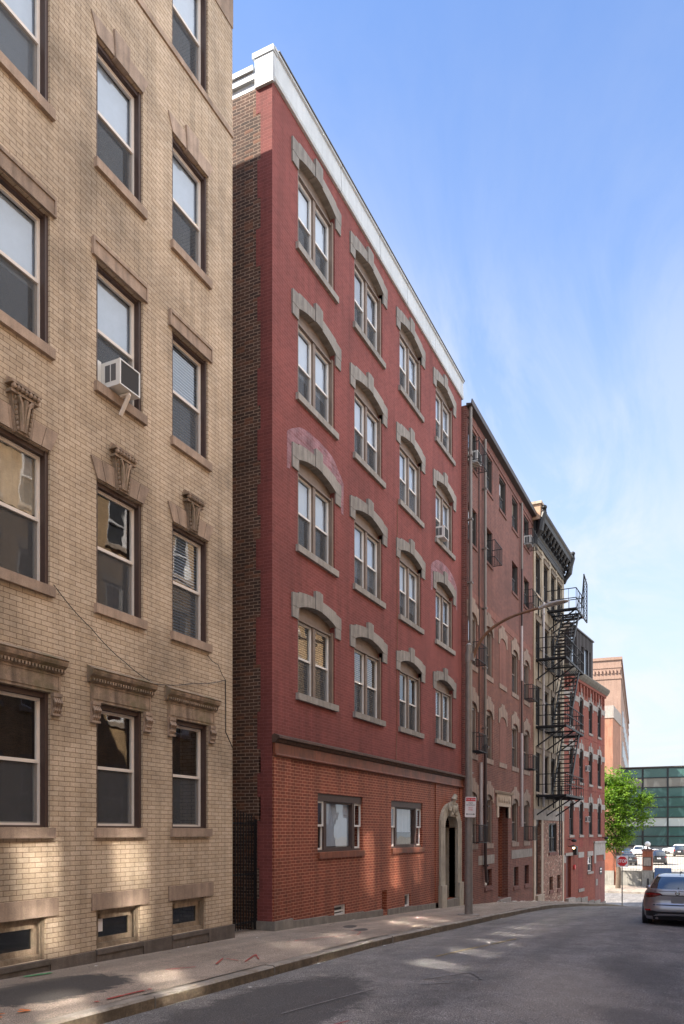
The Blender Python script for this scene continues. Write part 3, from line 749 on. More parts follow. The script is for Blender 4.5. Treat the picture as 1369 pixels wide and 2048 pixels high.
tb = {(0, 4): None, (0, 5): None, (0, 6): None, (1, 4): ('curtain', .45, 'curtain'), (1, 5): None, (1, 6): ('slat', 1., 'blind'), (2, 4): ('shade', .55, 'blind'), (2, 5): ('shade', .5, 'blind'),
      (2, 6): ('slat', 1., 'blind'), (3, 4): ('shade', .9, 'blind'), (3, 5): ('shade', .5, 'blind'), (3, 6): ('shade', .5, 'blind'), (4, 6): ('shade', .5, 'blind'), (4, 4): ('shade', 1., 'blind')}
for ci, (a, b) in enumerate(cols):
    if ci < 3 and ci % 2 == 0 and False: continue
    for ri, (z0, z1) in enumerate(rows):
        WT.place(TAN, a, z0, tb.get((ri, ci), ('shade', .5, 'blind')))
        if ri < 4: TAN.put('sill', s_t, a, z0)
        if ri == 0: TAN.put('hood', hood_m, a, z0); TAN.put('console', cons_m, a - .13, z0); TAN.put('console', cons_m, b + .01, z0)
        if ri == 1: TAN.put('lintel', arch2, a, z0); TAN.put('keystone', key_m, a, z0)
        if ri == 2: TAN.put('lintel', lint3, a, z0)
        if ri == 3: TAN.put('lintel', lint4, a, z0)
        if ri == 4: TAN.put('lintel', lint3, a, z0, scale=(1, .6, 1)) if False else None
    WTB.place(TAN, a, -1.69, None)
    TAN.put('lintel', lint_b, a, -1.69); TAN.put('sill', sill_b, a, -1.69)
mb = MB(); mb.box(8.74, 8.88, .115, .118, -1.46, -1.27); o = TAN.part('paper_notice', mb, 'sign_white')
# cable slung across the wall
def sag(pts, r, mbx, n=10, s=.02):
    P = []
    for p, q in zip(pts, pts[1:]):
        for i in range(n):
            t = i / n; P.append((p[0] + (q[0] - p[0]) * t, p[1] + (q[1] - p[1]) * t, p[2] + (q[2] - p[2]) * t - s * 4 * t * (1 - t)))
    P.append(pts[-1]); mbx.tube(P, r, 5)
mb = MB(); sag([(7.8, -.03, 3.28), (8.5, -.03, 2.86), (9.2, -.03, 2.52), (9.9, -.03, 2.32), (10.9, -.03, 2.5), (11.85, -.03, 2.72), (11.62, -.03, 2.95), (11.3, -.03, 3.05)], .0055, mb, 8, .03)
sag([(11.85, -.03, 2.72), (11.86, -.03, 2.2), (11.86, -.03, 1.78), (12.1, -.03, 1.5)], .009, mb, 4, .0); TAN.part('cable', mb, 'black_iron')

# ------------------------------------------------------------------ window air conditioners
def ac_unit(name, loc, rz, w, h, d, label, bracket=True, z=0):
    r = empty(name, loc, rz, label, 'air conditioner', 'window air conditioners')
    b = MB(); t = .018
    b.box(0, w, -d + .03, .22, 0, h)
    b.box(-.005, w + .005, -d, -d + .03, 0, t); b.box(-.005, w + .005, -d, -d + .03, h - t, h); b.box(-.005, t, -d, -d + .03, t, h - t); b.box(w - t, w + .005, -d, -d + .03, t, h - t)
    b.build('body', 'ac_white', r)
    f = MB(); n = int(w / .022)
    f.box(t, w - t, -d + .022, -d + .028, t, h - t)
    for k in range(n): f.box(t + (w - 2 * t) * (k + .3) / n, t + (w - 2 * t) * (k + .55) / n, -d + .006, -d + .022, t, h - t)
    for sx in (-.003, w - .001):
        for q in range(2): f.box(sx, sx + .004, -d + .08 + q * .11, -d + .17 + q * .11, h * .2, h * .85)
    f.build('grille', 'ac_dark', r)
    s = MB()
    s.box(-.14, -.004, .10, .125, 0, h + .02); s.box(w + .004, w + .14, .10, .125, 0, h + .02)
    s.build('side_panel', 'ac_white', r)
    if bracket:
        k = MB(); k.bar((w * .55, -d * .9, -.03), (w * .55, .0, -.03), .05, .03); k.bar((w * .55, -d * .85, -.04), (w * .55, -.05, -.30), .055, .03); k.build('bracket', 'sash', r)
    return r
ac_unit('air_conditioner', (-8., 8.84, 6.44 + ZO), R(90), .43, .37, .25, 'white air conditioner with a slanted support arm in a tan brick house window')

# ------------------------------------------------------------------ red painted brick house
RED = Bld('apartment_building', -8., 0., 0., -3.0, 'red painted brick apartment house with grey stone arches and white roof edge', 'building')
A0, A1 = 13.55, 26.40
rc = [14.60, 17.47, 20.50, 23.62]; rs = [2.92, 6.04, 9.23, 12.40]; RW, RH = 1.78, 1.80
holes = [(c, c + RW, z, z + RH + .17) for c in rc for z in rs]
mb = MB(); mb.wall(A0, A1, 1.9, 14.95, holes, .26); RED.part('wall', mb, 'red_paint')
low_holes = [(15.52, 17.98, -.47, .85), (19.88, 22.40, -.47, .84), (24.29, 25.66, -2.24, .60), (16.36, 17.0, -1.98, -1.73), (19.24, 19.58, -2.12, -1.57), (20.9, 21.38, -2.15, -1.80)]
mb = MB(); mb.wall(A0 + .69, A1, -3., 1.9, low_holes, .22, mr=0)
RED.part('ground_floor_wall', mb, 'red_lower')
mb = MB(); mb.box(A0, A0 + .69, -.035, .3, -1.82, 1.5); RED.part('corner_pier', mb, 'red_lower')
for a, b in ((23.55, 23.84), (26.12, A1)): RED.part('door_pier', MB().box(a, b, -.03, 0, -2.7, 1.5), 'red_lower')
mb = MB()
mb.face([(A0, 13, -3), (A0, 0, -3), (A0, 0, 14.95), (A0, 13, 14.95)])
RED.part('side_wall', mb, 'old_brick')
mb = MB()
z = -1.98; odd = 0
while z < 14.93:
    hq = random.choice([.48, .62, .75, .95]); z2 = min(z + hq, 14.95); wq = .27 if odd else .345
    mb.box(A0 - .006, A0 + .0, .0, wq + random.choice([0, .0, .03]), z, z2); z = z2; odd = 1 - odd
RED.part('corner_quoin', mb, 'red_quoin')
mb = MB()
mb.face([(A1, 0, -3), (A1, 13, -3), (A1, 13, 15.2), (A1, 0, 15.2)]); mb.face([(A1, 13, -3), (A0, 13, -3), (A0, 13, 15.1), (A1, 13, 15.1)])
RED.part('rear_wall', mb, 'old_brick')
mb = MB(); mb.face([(A0 + .01, .01, 14.9), (A1, .01, 14.9), (A1, 13, 14.9), (A0 + .01, 13, 14.9)]); RED.part('roof', mb, 'roof')
mb = MB(); mb.face([(A0 + .1, 1.2, -3), (A1 - .1, 1.2, -3), (A1 - .1, 1.2, 14.7), (A0 + .1, 1.2, 14.7)]); RED.part('dark_room_sheet', mb, 'interior')
# white metal roof edge, in long sheets with seams, and the thin dark drip on top
mb = MB()
us = [A0 - .05, 16.6, 18.95, 20.95, 23.4, A1 + .03]
for a, b in zip(us, us[1:]): mb.prof([(.35, 14.95), (-.055, 14.95), (-.075, 15.0), (-.05, 15.50), (-.09, 15.52), (-.09, 15.57), (.35, 15.57)], a + .012, b - .012)
mb.box(A0 - .065, A0 - .004, -.05, .37, 14.9, 15.48); mb.box(A0 - .085, A0 + .1, -.07, .42, 15.48, 15.59)
mb.prof([(0, 0)] * 3, 0, 0) if False else None
RED.part('fascia', mb, 'white_metal')
mb = MB(); mb.box(A0 + .1, A1 + .04, -.11, .05, 15.573, 15.60); RED.part('drip_edge', mb, 'dark_sash')
mb = MB(); mb.box(A0 - .06, A0 + .25, .38, 13, 15.1, 15.23); mb.box(A0 - .1, A0 + .28, .40, 13, 15.25, 15.35); mb.box(A0 - .0, A0 + .25, .38, 13, 14.95, 15.1); RED.part('coping', mb, 'white_metal')
# stone arch over each window
def red_lintel():
    mb = MB(); w = RW; h = RH
    def low(x):
        t = x / w
        return h + .16 * (1 - (2 * t - 1) ** 2)
    def up(x):
        t = (x + .28) / (w + .56)
        return 2.08 + .12 * (1 - abs(2 * t - 1) ** 2)
    n = 10
    tri = [(w * i / n, low(w * i / n), up(w * i / n)) for i in range(n + 1)]
    kx0, kx1 = w / 2 - .17, w / 2 + .17
    left = [t for t in tri if t[0] < kx0 - .01] + [(kx0 - .004, low(kx0), up(kx0))]
    right = [(kx1 + .004, low(kx1), up(kx1))] + [t for t in tri if t[0] > kx1 + .01]
    mb.strip(left, -.04, .14); mb.strip(right, -.04, .14)
    mb.strip([(-.28, 1.79, 2.06), (-.0, 1.79, 2.10)], -.04, .14); mb.strip([(w, 1.79, 2.10), (w + .28, 1.79, 2.06)], -.04, .14)
    mb.strip([(kx0, low(kx0) - .01, 2.35), (w / 2, low(w / 2) - .01, 2.37), (kx1, low(kx1) - .01, 2.35)], -.065, .14)
    mb.box(-.27, -.0, -.035, .1, 1.555, 1.786); mb.box(w + .0, w + .27, -.035, .1, 1.555, 1.786)
    return mb.mesh('lintel', 'grey_stone')
RL = red_lintel(); RSILL = sill_mesh(RW, .145, .09, .07, mat='grey_stone')
WR = Win(RW, RH, cols=2, sash='sash_white', casing='taupe_casing', cw=.085, inset=.15, head=.19, mull=.11, bar=.042, top=.03, arch=.17)
bl = {(3, 1): ('slat', .55, 'blind'), (2, 2): ('shade', .9, 'blind'), (1, 3): ('slat', .6, 'blind'), (0, 0): ('slat', 1., 'curtain'), (0, 1): ('slat', .9, 'curtain'), (0, 2): None, (0, 3): ('slat', 1., 'blind'), (1, 1): ('shade', .8, 'blind'), (1, 2): ('shade', .75, 'blind'), (2, 3): ('shade', .4, 'blind')}
for ci, c in enumerate(rc):
    for ri, z in enumerate(rs):
        WR.place(RED, c, z, bl.get((ri, ci), ('shade', random.choice([.46, .5, .53, .6]), 'blind')))
        RED.put('lintel', RL, c, z); RED.put('sill', RSILL, c, z)
for c, z in ((rc[0], rs[1]), (rc[3], rs[1] - 3.12 + 3.12)):
    if c == rc[3]: z = rs[1]
    mb = MB(); w = RW
    tri = []
    for i in range(25):
        t = i / 24; x = -.46 + (w + .92) * t; e = abs(2 * t - 1)
        hi = 2.62 - .42 * e ** 3 + .035 * mnoise.noise((x * 3, c, 0)); lo = 1.98
        if x < -.28 or x > w + .28: lo = 1.45 + .06 * mnoise.noise((x * 4, 2, c))
        tri.append((x, lo, hi))
    mb.strip(tri, -.006, .0)
    o = mb.build('paint_patch', 'mauve', RED.root, (0, 0, 0)); o.location = (c, 0, z - RED.base)
# ground floor cornice
mb = MB(); mb.prof([(0, 1.92), (-.05, 1.95), (-.17, 1.90), (-.18, 1.855), (-.12, 1.83), (-.10, 1.79), (-.06, 1.77), (0, 1.77)], A0 - .02, A1); RED.part('cornice', mb, 'dark_cap')
mb = MB(); mb.box(A0 + .02, A1, -.055, 0, 1.56, 1.768); mb.prof([(0, 1.50), (-.075, 1.505), (-.09, 1.53), (-.08, 1.558), (0, 1.558)], A0 + .01, A1); RED.part('frieze', mb, 'rust_cornice')
# ground floor windows: fixed centre light between narrow double hung sashes
def trip(w, h):
    cs, sh, gl, sc = MB(), MB(), MB(), MB()
    sw = .40
    cs.box(0, w, .03, .22, h - .17, h); cs.box(0, w, .05, .22, 0, .05)
    cs.box(sw, sw + .13, .05, .21, .05, h - .17); cs.box(w - sw - .13, w - sw, .05, .21, .05, h - .17)
    cs.box(sw + .13, w - sw - .13, .07, .14, .05, .10); cs.box(sw + .13, w - sw - .13, .07, .14, h - .21, h - .17)
    b = .045; zt = h - .17
    for a in (0., w - sw):
        zm = .05 + (zt - .05) * .5
        for za, zb, y in ((zm - .02, zt, .06), (.05, zm + .02, .095)):
            sh.box(a, a + b, y, y + .035, za, zb); sh.box(a + sw - b, a + sw, y, y + .035, za, zb); sh.box(a + b, a + sw - b, y, y + .035, za, za + b); sh.box(a + b, a + sw - b, y, y + .035, zb - b, zb)
            gl.face([(a + b, y + .02, za + b), (a + sw - b, y + .02, za + b), (a + sw - b, y + .02, zb - b), (a + b, y + .02, zb - b)])
    gl.face([(sw + .13, .12, .10), (w - sw - .13, .12, .10), (w - sw - .13, .12, h - .21), (sw + .13, .12, h - .21)])
    return cs.mesh('casing', 'brown_casing'), sh.mesh('window', 'sash_white'), gl.mesh('glass_pane', 'glass')
for (a, b, c, d), cur in zip(low_holes[:2], ('blind', 'curtain')):
    w = b - a; h = d - c
    cs, sh, gl = trip(w, h)
    o = RED.put('window', sh, a, c); inst('casing', cs, o); inst('glass_pane', gl, o)
    k = MB()
    if cur == 'blind': k.box(.535, w - .535, .15, .16, .12, h - .215)
    else:
        n = 24
        for q in range(n):
            xa, xb = .53 + (w - 1.06) * q / n, .53 + (w - 1.06) * (q + 1) / n
            k.face([(xa, .215 + .02 * math.sin(q * 1.3), .45), (xb, .215 + .02 * math.sin(q * 1.3 + 1.3), .45), (xb, .215 + .02 * math.sin(q * 1.3 + 1.3), h - .2), (xa, .215 + .02 * math.sin(q * 1.3), h - .2)])
    k.build('blind', 'blind', o)
    mb = MB(); mb.box(a, b + .04, -.05, .2, c - .145, c - .004); RED.part('sill', mb, 'rust_cornice')
# door with carved stone arch
cx, hw = 24.975, .685
st = MB()
def arc(r0, r1, rz0, rz1, za, n=14): return [(cx + r0 * math.cos(math.pi * (1 - i / n)), za + rz0 * math.sin(math.pi * i / n), cx + r1 * math.cos(math.pi * (1 - i / n)), za + rz1 * math.sin(math.pi * i / n)) for i in range(n + 1)]
pts = arc(hw, 1.08, .46, .80, .13)
for i in range(14):
    a, b = pts[i], pts[i + 1]
    q = [(a[0], a[1]), (b[0], b[1]), (b[2], b[3]), (a[2], a[3])]
    st.ext(list(reversed(q)) if False else [q[3], q[0], q[1], q[2]], -.10 if i not in (4, 9) else -.11, .2)
for sx in (-1, 1):
    x0, x1 = (cx - 1.12, cx - hw) if sx < 0 else (cx + hw, cx + 1.12)
    for za, zb in ((-1.727, -.815), (-.813, .125)): st.box(x0, x1, -.10, .55, za, zb)
    st.box(x0, x1, -.095, .1, .13, .37) if False else None
    st.box(x0 + (0 if sx < 0 else .36), x1 - (.36 if sx < 0 else 0), -.095, .1, .13, .36)
    st.box(x0 - (.0 if sx > 0 else .05), x1 + (.05 if sx > 0 else .0), -.16, .55, -2.7, -1.728)
RED.part('door_surround', st, 'pale_stone')
or_ = MB()
or_.ext([(cx - .30, .48), (cx + .30, .48), (cx + .26, .80), (cx + .12, .98), (cx - .12, .98), (cx - .26, .80)], -.17, -.08)
or_.ell((cx, -.19, .72), (.17, .06, .19)); or_.ell((cx, -.24, .72), (.09, .05, .11))
for q in (-1, 1):
    or_.tube([(cx + q * .30, -.15, .52), (cx + q * .38, -.17, .68), (cx + q * .30, -.18, .84), (cx + q * .22, -.18, .76), (cx + q * .27, -.18, .70)], [.06, .06, .05, .04, .03], 7)
    or_.ell((cx + q * .42, -.14, .80), (.06, .05, .14)); or_.ell((cx + q * .2, -.17, .56), (.08, .05, .07))
or_.tube([(cx - .02, -.16, .92), (cx - .06, -.18, 1.05), (cx + .04, -.2, 1.17), (cx + .16, -.2, 1.14), (cx + .17, -.2, 1.06), (cx + .10, -.2, 1.05)], [.10, .09, .07, .05, .04, .03], 8)
RED.part('carved_crest', or_, 'pale_stone', smooth=True)
dr = MB(); dr.box(cx - hw, cx + hw, .50, .56, -2.24, .62)
o = RED.part('door', dr, 'black_door')
mb = MB(); mb.box(cx - hw, cx + hw, .44, .5, -.12, .0); mb.box(cx - .10, cx - .04, .44, .5, -2.2, -.12); mb.box(cx + hw - .08, cx + hw, .44, .5, -2.2, -.12); mb.box(cx - hw, cx - hw + .06, .44, .5, -2.2, -.12); RED.part('door_frame', mb, 'brown_door', o)
mb = MB(); mb.box(cx - hw + .12, cx - .18, .47, .498, -1.1, -.25); RED.part('door_pane', mb, 'dark_glass', o)
mb = MB(); mb.ell((cx - .13, .43, -1.2), (.03, .04, .03)); mb.box(cx - hw + .1, cx - .16, .46, .498, -1.2, -1.14); RED.part('handle', mb, 'chrome', o)
mb = MB(); mb.box(cx - hw - .05, cx + hw + .05, -.14, .5, -2.75, -2.245); RED.part('step', mb, 'base_stone')
mb = MB(); mb.box(cx - .08, cx + .08, .2, .36, .18, .36); RED.part('porch_lamp', mb, 'rust_arm')
# base course and small openings
mb = MB()
edge = [14.24, 16., 18., 19.24, 19.6, 21.5, 23.85]
for a, b in zip(edge, edge[1:]):
    if a == 19.24: continue
    z0, z1 = zf(a), zf(b)
    mb.face([(a, -.03, z0 - .5), (b, -.03, z1 - .5), (b, -.03, z1 + .17), (a, -.03, z0 + .15)]); mb.face([(a, -.03, z0 + .15), (b, -.03, z1 + .17), (b, .0, z1 + .175), (a, .0, z0 + .155)])
    mb.face([(b, -.03, z1 - .5), (b, 0, z1 - .5), (b, 0, z1 + .17), (b, -.03, z1 + .17)]); mb.face([(a, 0, z0 - .5), (a, -.03, z0 - .5), (a, -.03, z0 + .15), (a, 0, z0 + .15)])
mb.box(A0 - .04, A0 + .72, -.08, .45, -2.6, -1.80); RED.part('plinth', mb, 'base_stone')
mb = MB(); a, b, c, d = low_holes[3]; mb.box(a, b, .04, .1, c, c + .05); mb.box(a, b, .04, .1, d - .05, d); mb.box(a, a + .06, .04, .1, c + .05, d - .05); mb.box(b - .06, b, .04, .1, c + .05, d - .05); mb.box(a + .06, b - .06, .05, .09, c + .09, c + .125)
o = RED.part('vent_grille', mb, 'sash_white'); mb = MB(); mb.box(a, b, .1, .16, c, d); RED.part('vent_backing', mb, 'black_trim', o)
a, b, c, d = low_holes[5]; mb = MB(); mb.box(a, b, .05, .1, c, c + .04); mb.box(a, b, .05, .1, d - .04, d); mb.box(a, a + .05, .05, .1, c + .04, d - .04); mb.box(b - .05, b, .05, .1, c + .04, d - .04); o = RED.part('basement_window', mb, 'sash_white')
mb = MB(); mb.box(a, b, .1, .14, c, d); RED.part('basement_pane', mb, 'dark_glass', o)
a, b, c, d = low_holes[4]; mb = MB(); mb.box(a, b, .15, .2, c, d); RED.part('hatch', mb, 'brown_door')
mb = MB(); sag([(20.3, -.015, 9.2), (20.3, -.015, 6.1), (20.28, -.015, 3.0), (20.2, -.015, 1.95)], .008, mb, 3, 0); RED.part('cable', mb, 'rust_arm')
ac_unit('air_conditioner', (-8., rc[3] + .14, rs[2] + .05 + ZO), R(90), .44, .36, .24, 'white air conditioner jutting from a red house window near the downspout', bracket=False)

# ------------------------------------------------------------------ iron gate in the gap between the tan and the red house
g = empty('iron_gate', (-8.35, 12.13, zf(12.8) + ZO), R(90), 'tall black iron bar gate closing the narrow gap beside the red house', 'gate')
mb = MB(); mb.box(0, .04, 0, .04, 0, 2.35); mb.box(1.36, 1.40, 0, .04, 0, 2.2)
for z in (.15, 1.1, 2.1): mb.box(.04, 1.36, .0, .03, z, z + .04)
mb.build('frame', 'black_iron', g)
mb = MB()
for k in range(13): mb.box(.10 + k * .098, .118 + k * .098, -.018, -.002, .05, 2.5 - .02 * k)
mb.build('bars', 'black_iron', g)

# ------------------------------------------------------------------ brown brick house
BRN = Bld('apartment_building', -7.83, 0., 0., -3.6, 'brown brick apartment house with long downspouts and bricked up windows', 'building')
B0, B1 = 26.43, 37.25
bc = [26.62, 28.80, 33.10, 35.36]; bx = 30.95; BW = 1.08
hi_rows = [(12.86, 14.24), (10.16, 11.46)]
hi = [(c, c + BW, z0, z1) for z0, z1 in hi_rows for c in bc] + [(bx, bx + BW, *hi_rows[0])]
mb = MB(); mb.wall(B0, B1, 8.5, 14.75, hi, .24); BRN.part('upper_wall', mb, 'brown_brick')
lo_rows = [(5.90, 7.74), (2.75, 4.56), (-.46, 1.38)]
lo = [(c, c + BW, z0, z1) for z0, z1 in lo_rows for c in bc] + [(30.76, 32.40, -2.72, 1.08)] + [(28.81, 29.81, -2.08, -1.44), (33.41, 34.30, -2.36, -1.54), (35.51, 36.40, -2.4, -1.54)]
mb = MB(); mb.wall(B0, B1, -3.6, 8.5, lo, .24); BRN.part('wall', mb, 'brown_brick_old')
mb = MB(); mb.box(B0, B1, -.012, 0, 8.2, 8.5); BRN.part('brick_band', mb, 'infill_brick')
mb = MB()
mb.face([(B0, .17, -3.6), (B0, 0, -3.6), (B0, 0, 14.75), (B0, .17, 14.75)]); BRN.part('corner_return', mb, 'brown_brick'); mb = MB(); mb.face([(B1, 0, -3.6), (B1, 12, -3.6), (B1, 12, 14.75), (B1, 0, 14.75)]); mb.face([(B1, 12, -3.6), (B0, 12, -3.6), (B0, 12, 14.75), (B1, 12, 14.75)])
BRN.part('side_wall', mb, 'brown_brick')
mb = MB(); mb.face([(B0, 0, 14.75), (B1, 0, 14.75), (B1, 12, 14.75), (B0, 12, 14.75)]); BRN.part('roof', mb, 'roof')
mb = MB(); mb.face([(B0 + .1, 1., -3.6), (B1 - .1, 1., -3.6), (B1 - .1, 1., 14.6), (B0 + .1, 1., 14.6)]); BRN.part('dark_room_sheet', mb, 'interior')
mb = MB(); mb.prof([(0, 14.70), (-.20, 14.74), (-.22, 14.90), (-.19, 14.90), (-.17, 14.77), (0, 14.80)], B0 - .05, B1 + .05); BRN.part('gutter', mb, 'gutter')
mb = MB(); mb.box(B0, B1, -.03, 0, 14.36, 14.44); BRN.part('string_course', mb, 'brown_brick')
WBH = Win(BW, 1.38, sash='dark_sash', casing='dark_sash', cw=.06, inset=.12, bar=.04, top=.06, glassm='glass', lowscreen=True)
WBL = Win(BW, 1.84, sash='taupe_casing', casing='taupe_casing', cw=.12, inset=.13, head=.0, bar=.045, top=.18, glassm='glass')
SB = sill_mesh(BW, .10, .05, .04, mat='brown_brick'); SBL = sill_mesh(BW, .19, .08, .03, mat='tan_stone')
def stepped_lintel():
    mb = MB(); w = BW; h = 1.84
    def low(x): t = max(0, min(1, x / w)); return h - .20 + .22 * (1 - (2 * t - 1) ** 2) ** .6
    xs = [i / 12 * w for i in range(13)]
    outs = lambda x: h + .52 - (.14 if abs(x - w / 2) > .25 else 0) - (.05 if abs(x - w / 2) > .45 else 0)
    xs = sorted(set(xs + [w / 2 - .25, w / 2 - .249, w / 2 + .249, w / 2 + .25, w / 2 - .45, w / 2 - .449, w / 2 + .449, w / 2 + .45]))
    mb.strip([(x, low(x), outs(x)) for x in xs], -.03, .18)
    mb.box(-.17, -.002, -.03, .05, h - .28, h + .30); mb.box(w + .002, w + .17, -.03, .05, h - .28, h + .30)
    return mb.mesh('lintel', 'tan_stone')
SL = stepped_lintel()
def guard_mesh(w, h, out=.38, curved=False):
    mb = MB()
    for z in (0, h): mb.bar((0, -out, z), (w, -out, z), .022); mb.bar((0, 0, z), (0, -out, z), .022); mb.bar((w, 0, z), (w, -out, z), .022)
    n = int(w / .12)
    for k in range(n + 1): mb.bar((w * k / n, -out, 0), (w * k / n, -out, h), .014)
    for k in range(1, 4):
        for x in (0, w): mb.bar((x, -out * k / 4, 0), (x, -out * k / 4, h), .014)
    for k in range(1, n): mb.bar((w * k / n, 0, 0), (w * k / n, -out, 0), .012)
    return mb.mesh('window_guard', 'black_iron')
GM = guard_mesh(BW, .62)
bbl = {(0, 1): ('shade', .2, 'blind')}
for i, (z0, z1) in enumerate(hi_rows):
    for j, c in enumerate(bc + ([bx] if i == 0 else [])):
        WBH.place(BRN, c, z0, ('shade', .35, 'curtain') if (i + j) % 3 else None); BRN.put('sill', SB, c, z0)
for i, (z0, z1) in enumerate(lo_rows):
    for j, c in enumerate(bc):
        WBL.place(BRN, c, z0, ('shade', 1., 'blind') if (i, j) in ((0, 0), (0, 1)) else ('shade', .5, 'blind') if (i + j) % 2 else None); BRN.put('sill', SBL, c, z0); BRN.put('lintel', SL, c, z0)
for z0, z1 in lo_rows[:2]:
    mb = MB(); mb.strip([(bx + BW * i / 10, z0 + .01, z1 - .22 + .2 * (1 - (2 * i / 10 - 1) ** 2) ** .6) for i in range(11)], -.008, 0); BRN.part('window_infill', mb, 'infill_brick')
    BRN.put('lintel', SL, bx, z0); BRN.put('sill', SBL, bx, z0)
for c, z in ((bc[0], 12.9), (bc[1], 10.2), (bc[3], 10.2), (bc[3], 12.9), (bc[3], 5.95), (bc[0], 5.95), (bc[3], 2.8), (bc[0], 2.8), (bc[3], -.4), (bc[0], -.4)):
    BRN.put('window_guard', GM, c, z)
mb = MB()
for a, b, c, d in lo[-3:]: BRN.part('basement_pane', MB().box(a, b, .1, .13, c, d), 'dark_glass')
for a, b, c, d in lo[-3:]:
    mb = MB(); mb.box(a - .05, b + .05, -.04, .2, c - .16, c - .004); BRN.part('sill', mb, 'brown_brick')
mb = MB(); mb.box(27.9, 30.15, -.012, 0, -1.24, -.9); BRN.part('stone_block', mb, 'pale_band')
mb = MB(); mb.box(33.0, 37.1, -.012, 0, -1.17, -.80); BRN.part('stone_block', mb, 'pale_band')
mb = MB(); mb.box(30.45, 32.72, -.05, .1, 1.0, 1.5)
for k in range(7): mb.ell((30.72 + k * .29, -.06, 1.27), (.11, .04, .14), n=8, k=5)
mb.prof([(0, 1.5), (-.10, 1.5), (-.16, 1.58), (0, 1.62)], 30.3, 32.9); mb.box(30.5, 30.76, -.04, .1, .55, 1.0); mb.box(32.4, 32.68, -.04, .1, .55, 1.0)
BRN.part('door_hood', mb, 'cream_stone')
mb = MB(); mb.box(30.76, 32.4, 1.0, 1.06, -2.72, 1.08); mb.box(30.75, 30.76, .24, 1.0, -2.7, 1.08); o = BRN.part('door', mb, 'grey_door')
mb = MB(); mb.box(31.0, 31.9, .96, .999, -.9, .4); BRN.part('door_pane', mb, 'dark_glass', o)
mb = MB(); mb.face([(32.401, .24, -2.72), (32.401, .24, 1.08), (32.401, 1., 1.08), (32.401, 1., -2.72)]); mb.face([(30.76, .24, 1.085), (32.4, .24, 1.085), (32.4, 1.0, 1.085), (30.76, 1.0, 1.085)]); BRN.part('porch_wall', mb, 'red_lower')
mb = MB(); mb.box(30.7, 32.45, -.12, 1.0, -3.2, -2.73); BRN.part('step', mb, 'pale_band')
def pipe(pts, r, mat, name='downspout', B=BRN, brk=True):
    mb = MB(); mb.tube(pts, r, 10); o = B.part(name, mb, mat, smooth=True)
    if brk:
        z = min(p[2] for p in pts) + .6
        while z < max(p[2] for p in pts): B.part('pipe_strap', MB().box(pts[-1][0] - r * 1.25, pts[-1][0] + r * 1.25, pts[-1][1] - r * 1.3, -.0, z, z + .05), mat, o); z += 2.2
    return o
pipe([(B0 + .14, -.10, 14.72), (B0 + .14, -.10, -3.0)], .062, 'pipe')
pipe([(28.47, -.10, 14.45), (28.47, -.10, 9.4), (28.47, -.10, 3.2)], .055, 'pipe')
pipe([(28.50, -.10, 3.2), (28.52, -.10, -1.2), (28.62, -.12, -1.9)], .06, 'pipe_dark')
pipe([(27.98, -.08, 2.5), (28.0, -.08, -.35)], .055, 'pipe_white', brk=False)
pipe([(34.55, -.09, 14.4), (34.55, -.09, 11.5)], .05, 'pipe', brk=False); pipe([(34.55, -.09, 11.5), (34.55, -.09, 9.0)], .045, 'pipe_dark', brk=False)
pipe([(34.55, -.09, 9.0), (34.55, -.09, 6.6)], .05, 'pipe_white', brk=False); pipe([(34.55, -.09, 6.6), (34.55, -.09, 4.3)], .04, 'pipe_dark', brk=False); pipe([(34.55, -.09, 4.3), (34.6, -.09, .2)], .055, 'pipe_white', brk=False)
mb = MB(); sag([(27.9, -.03, 14.3), (27.9, -.03, 11.), (27.92, -.03, 7.), (27.9, -.03, 3.)], .018, mb, 3, 0); BRN.part('cable', mb, 'black_iron')
ac_unit('air_conditioner', (-7.83, bc[0] + .28, 12.95 + ZO), R(90), .46, .40, .26, 'white air conditioner behind iron bars beside the gutter end of the brown brick house', bracket=False)
ac_unit('air_conditioner', (-7.83, bc[3] + .28, 12.95 + ZO), R(90), .46, .40, .26, 'white air conditioner at the top floor of the brown brick house nearest the black cornice', bracket=False)

# ------------------------------------------------------------------ cream house with black cornice and fire escape
CRM = Bld('apartment_building', -7.8, 37.27, 1.5, -4.2, 'narrow cream fronted house with heavy black bracketed cornice and black fire escape', 'building')
CW = 6.95
cc = [.40, 2.12, 3.78, 5.28]; cww = .95
crw = [(11.32, 13.20), (8.20, 10.02), (5.05, 6.92), (1.88, 3.74)]
holes = [(c, c + cww, a, b) for c in cc for a, b in crw]
mb = MB(); mb.wall(0, CW, 1.07, 13.75, holes, .24); CRM.part('wall', mb, 'cream_wall')
mb = MB(); mb.box(0, CW, -.04, .2, .55, 1.066); CRM.part('stone_band', mb, 'pale_band')
gh = [(.40, 1.52, -3.05, .545), (3.30, 5.19, -1.08, .42), (3.40, 4.25, -3.03, -2.33), (5.30, 6.15, -3.07, -2.33)]
mb = MB(); mb.wall(0, CW, -4.2, .55, gh, .24); CRM.part('ground_floor_wall', mb, 'mixed_brick')
for a, b in ((.02, .38), (1.54, 1.95), (6.62, CW)): CRM.part('pilaster', MB().box(a, b, -.03, 0, -4., .545), 'cream_stone')
mb = MB()
for x0, x1 in ((0, .30), (1.50, 1.95), (3.2, 3.62), (4.82, 5.14), (6.4, CW)): CRM.part('pilaster', MB().box(x0, x1, -.03, 0, 1.07, 13.7), 'cream_wall')
mb = MB()
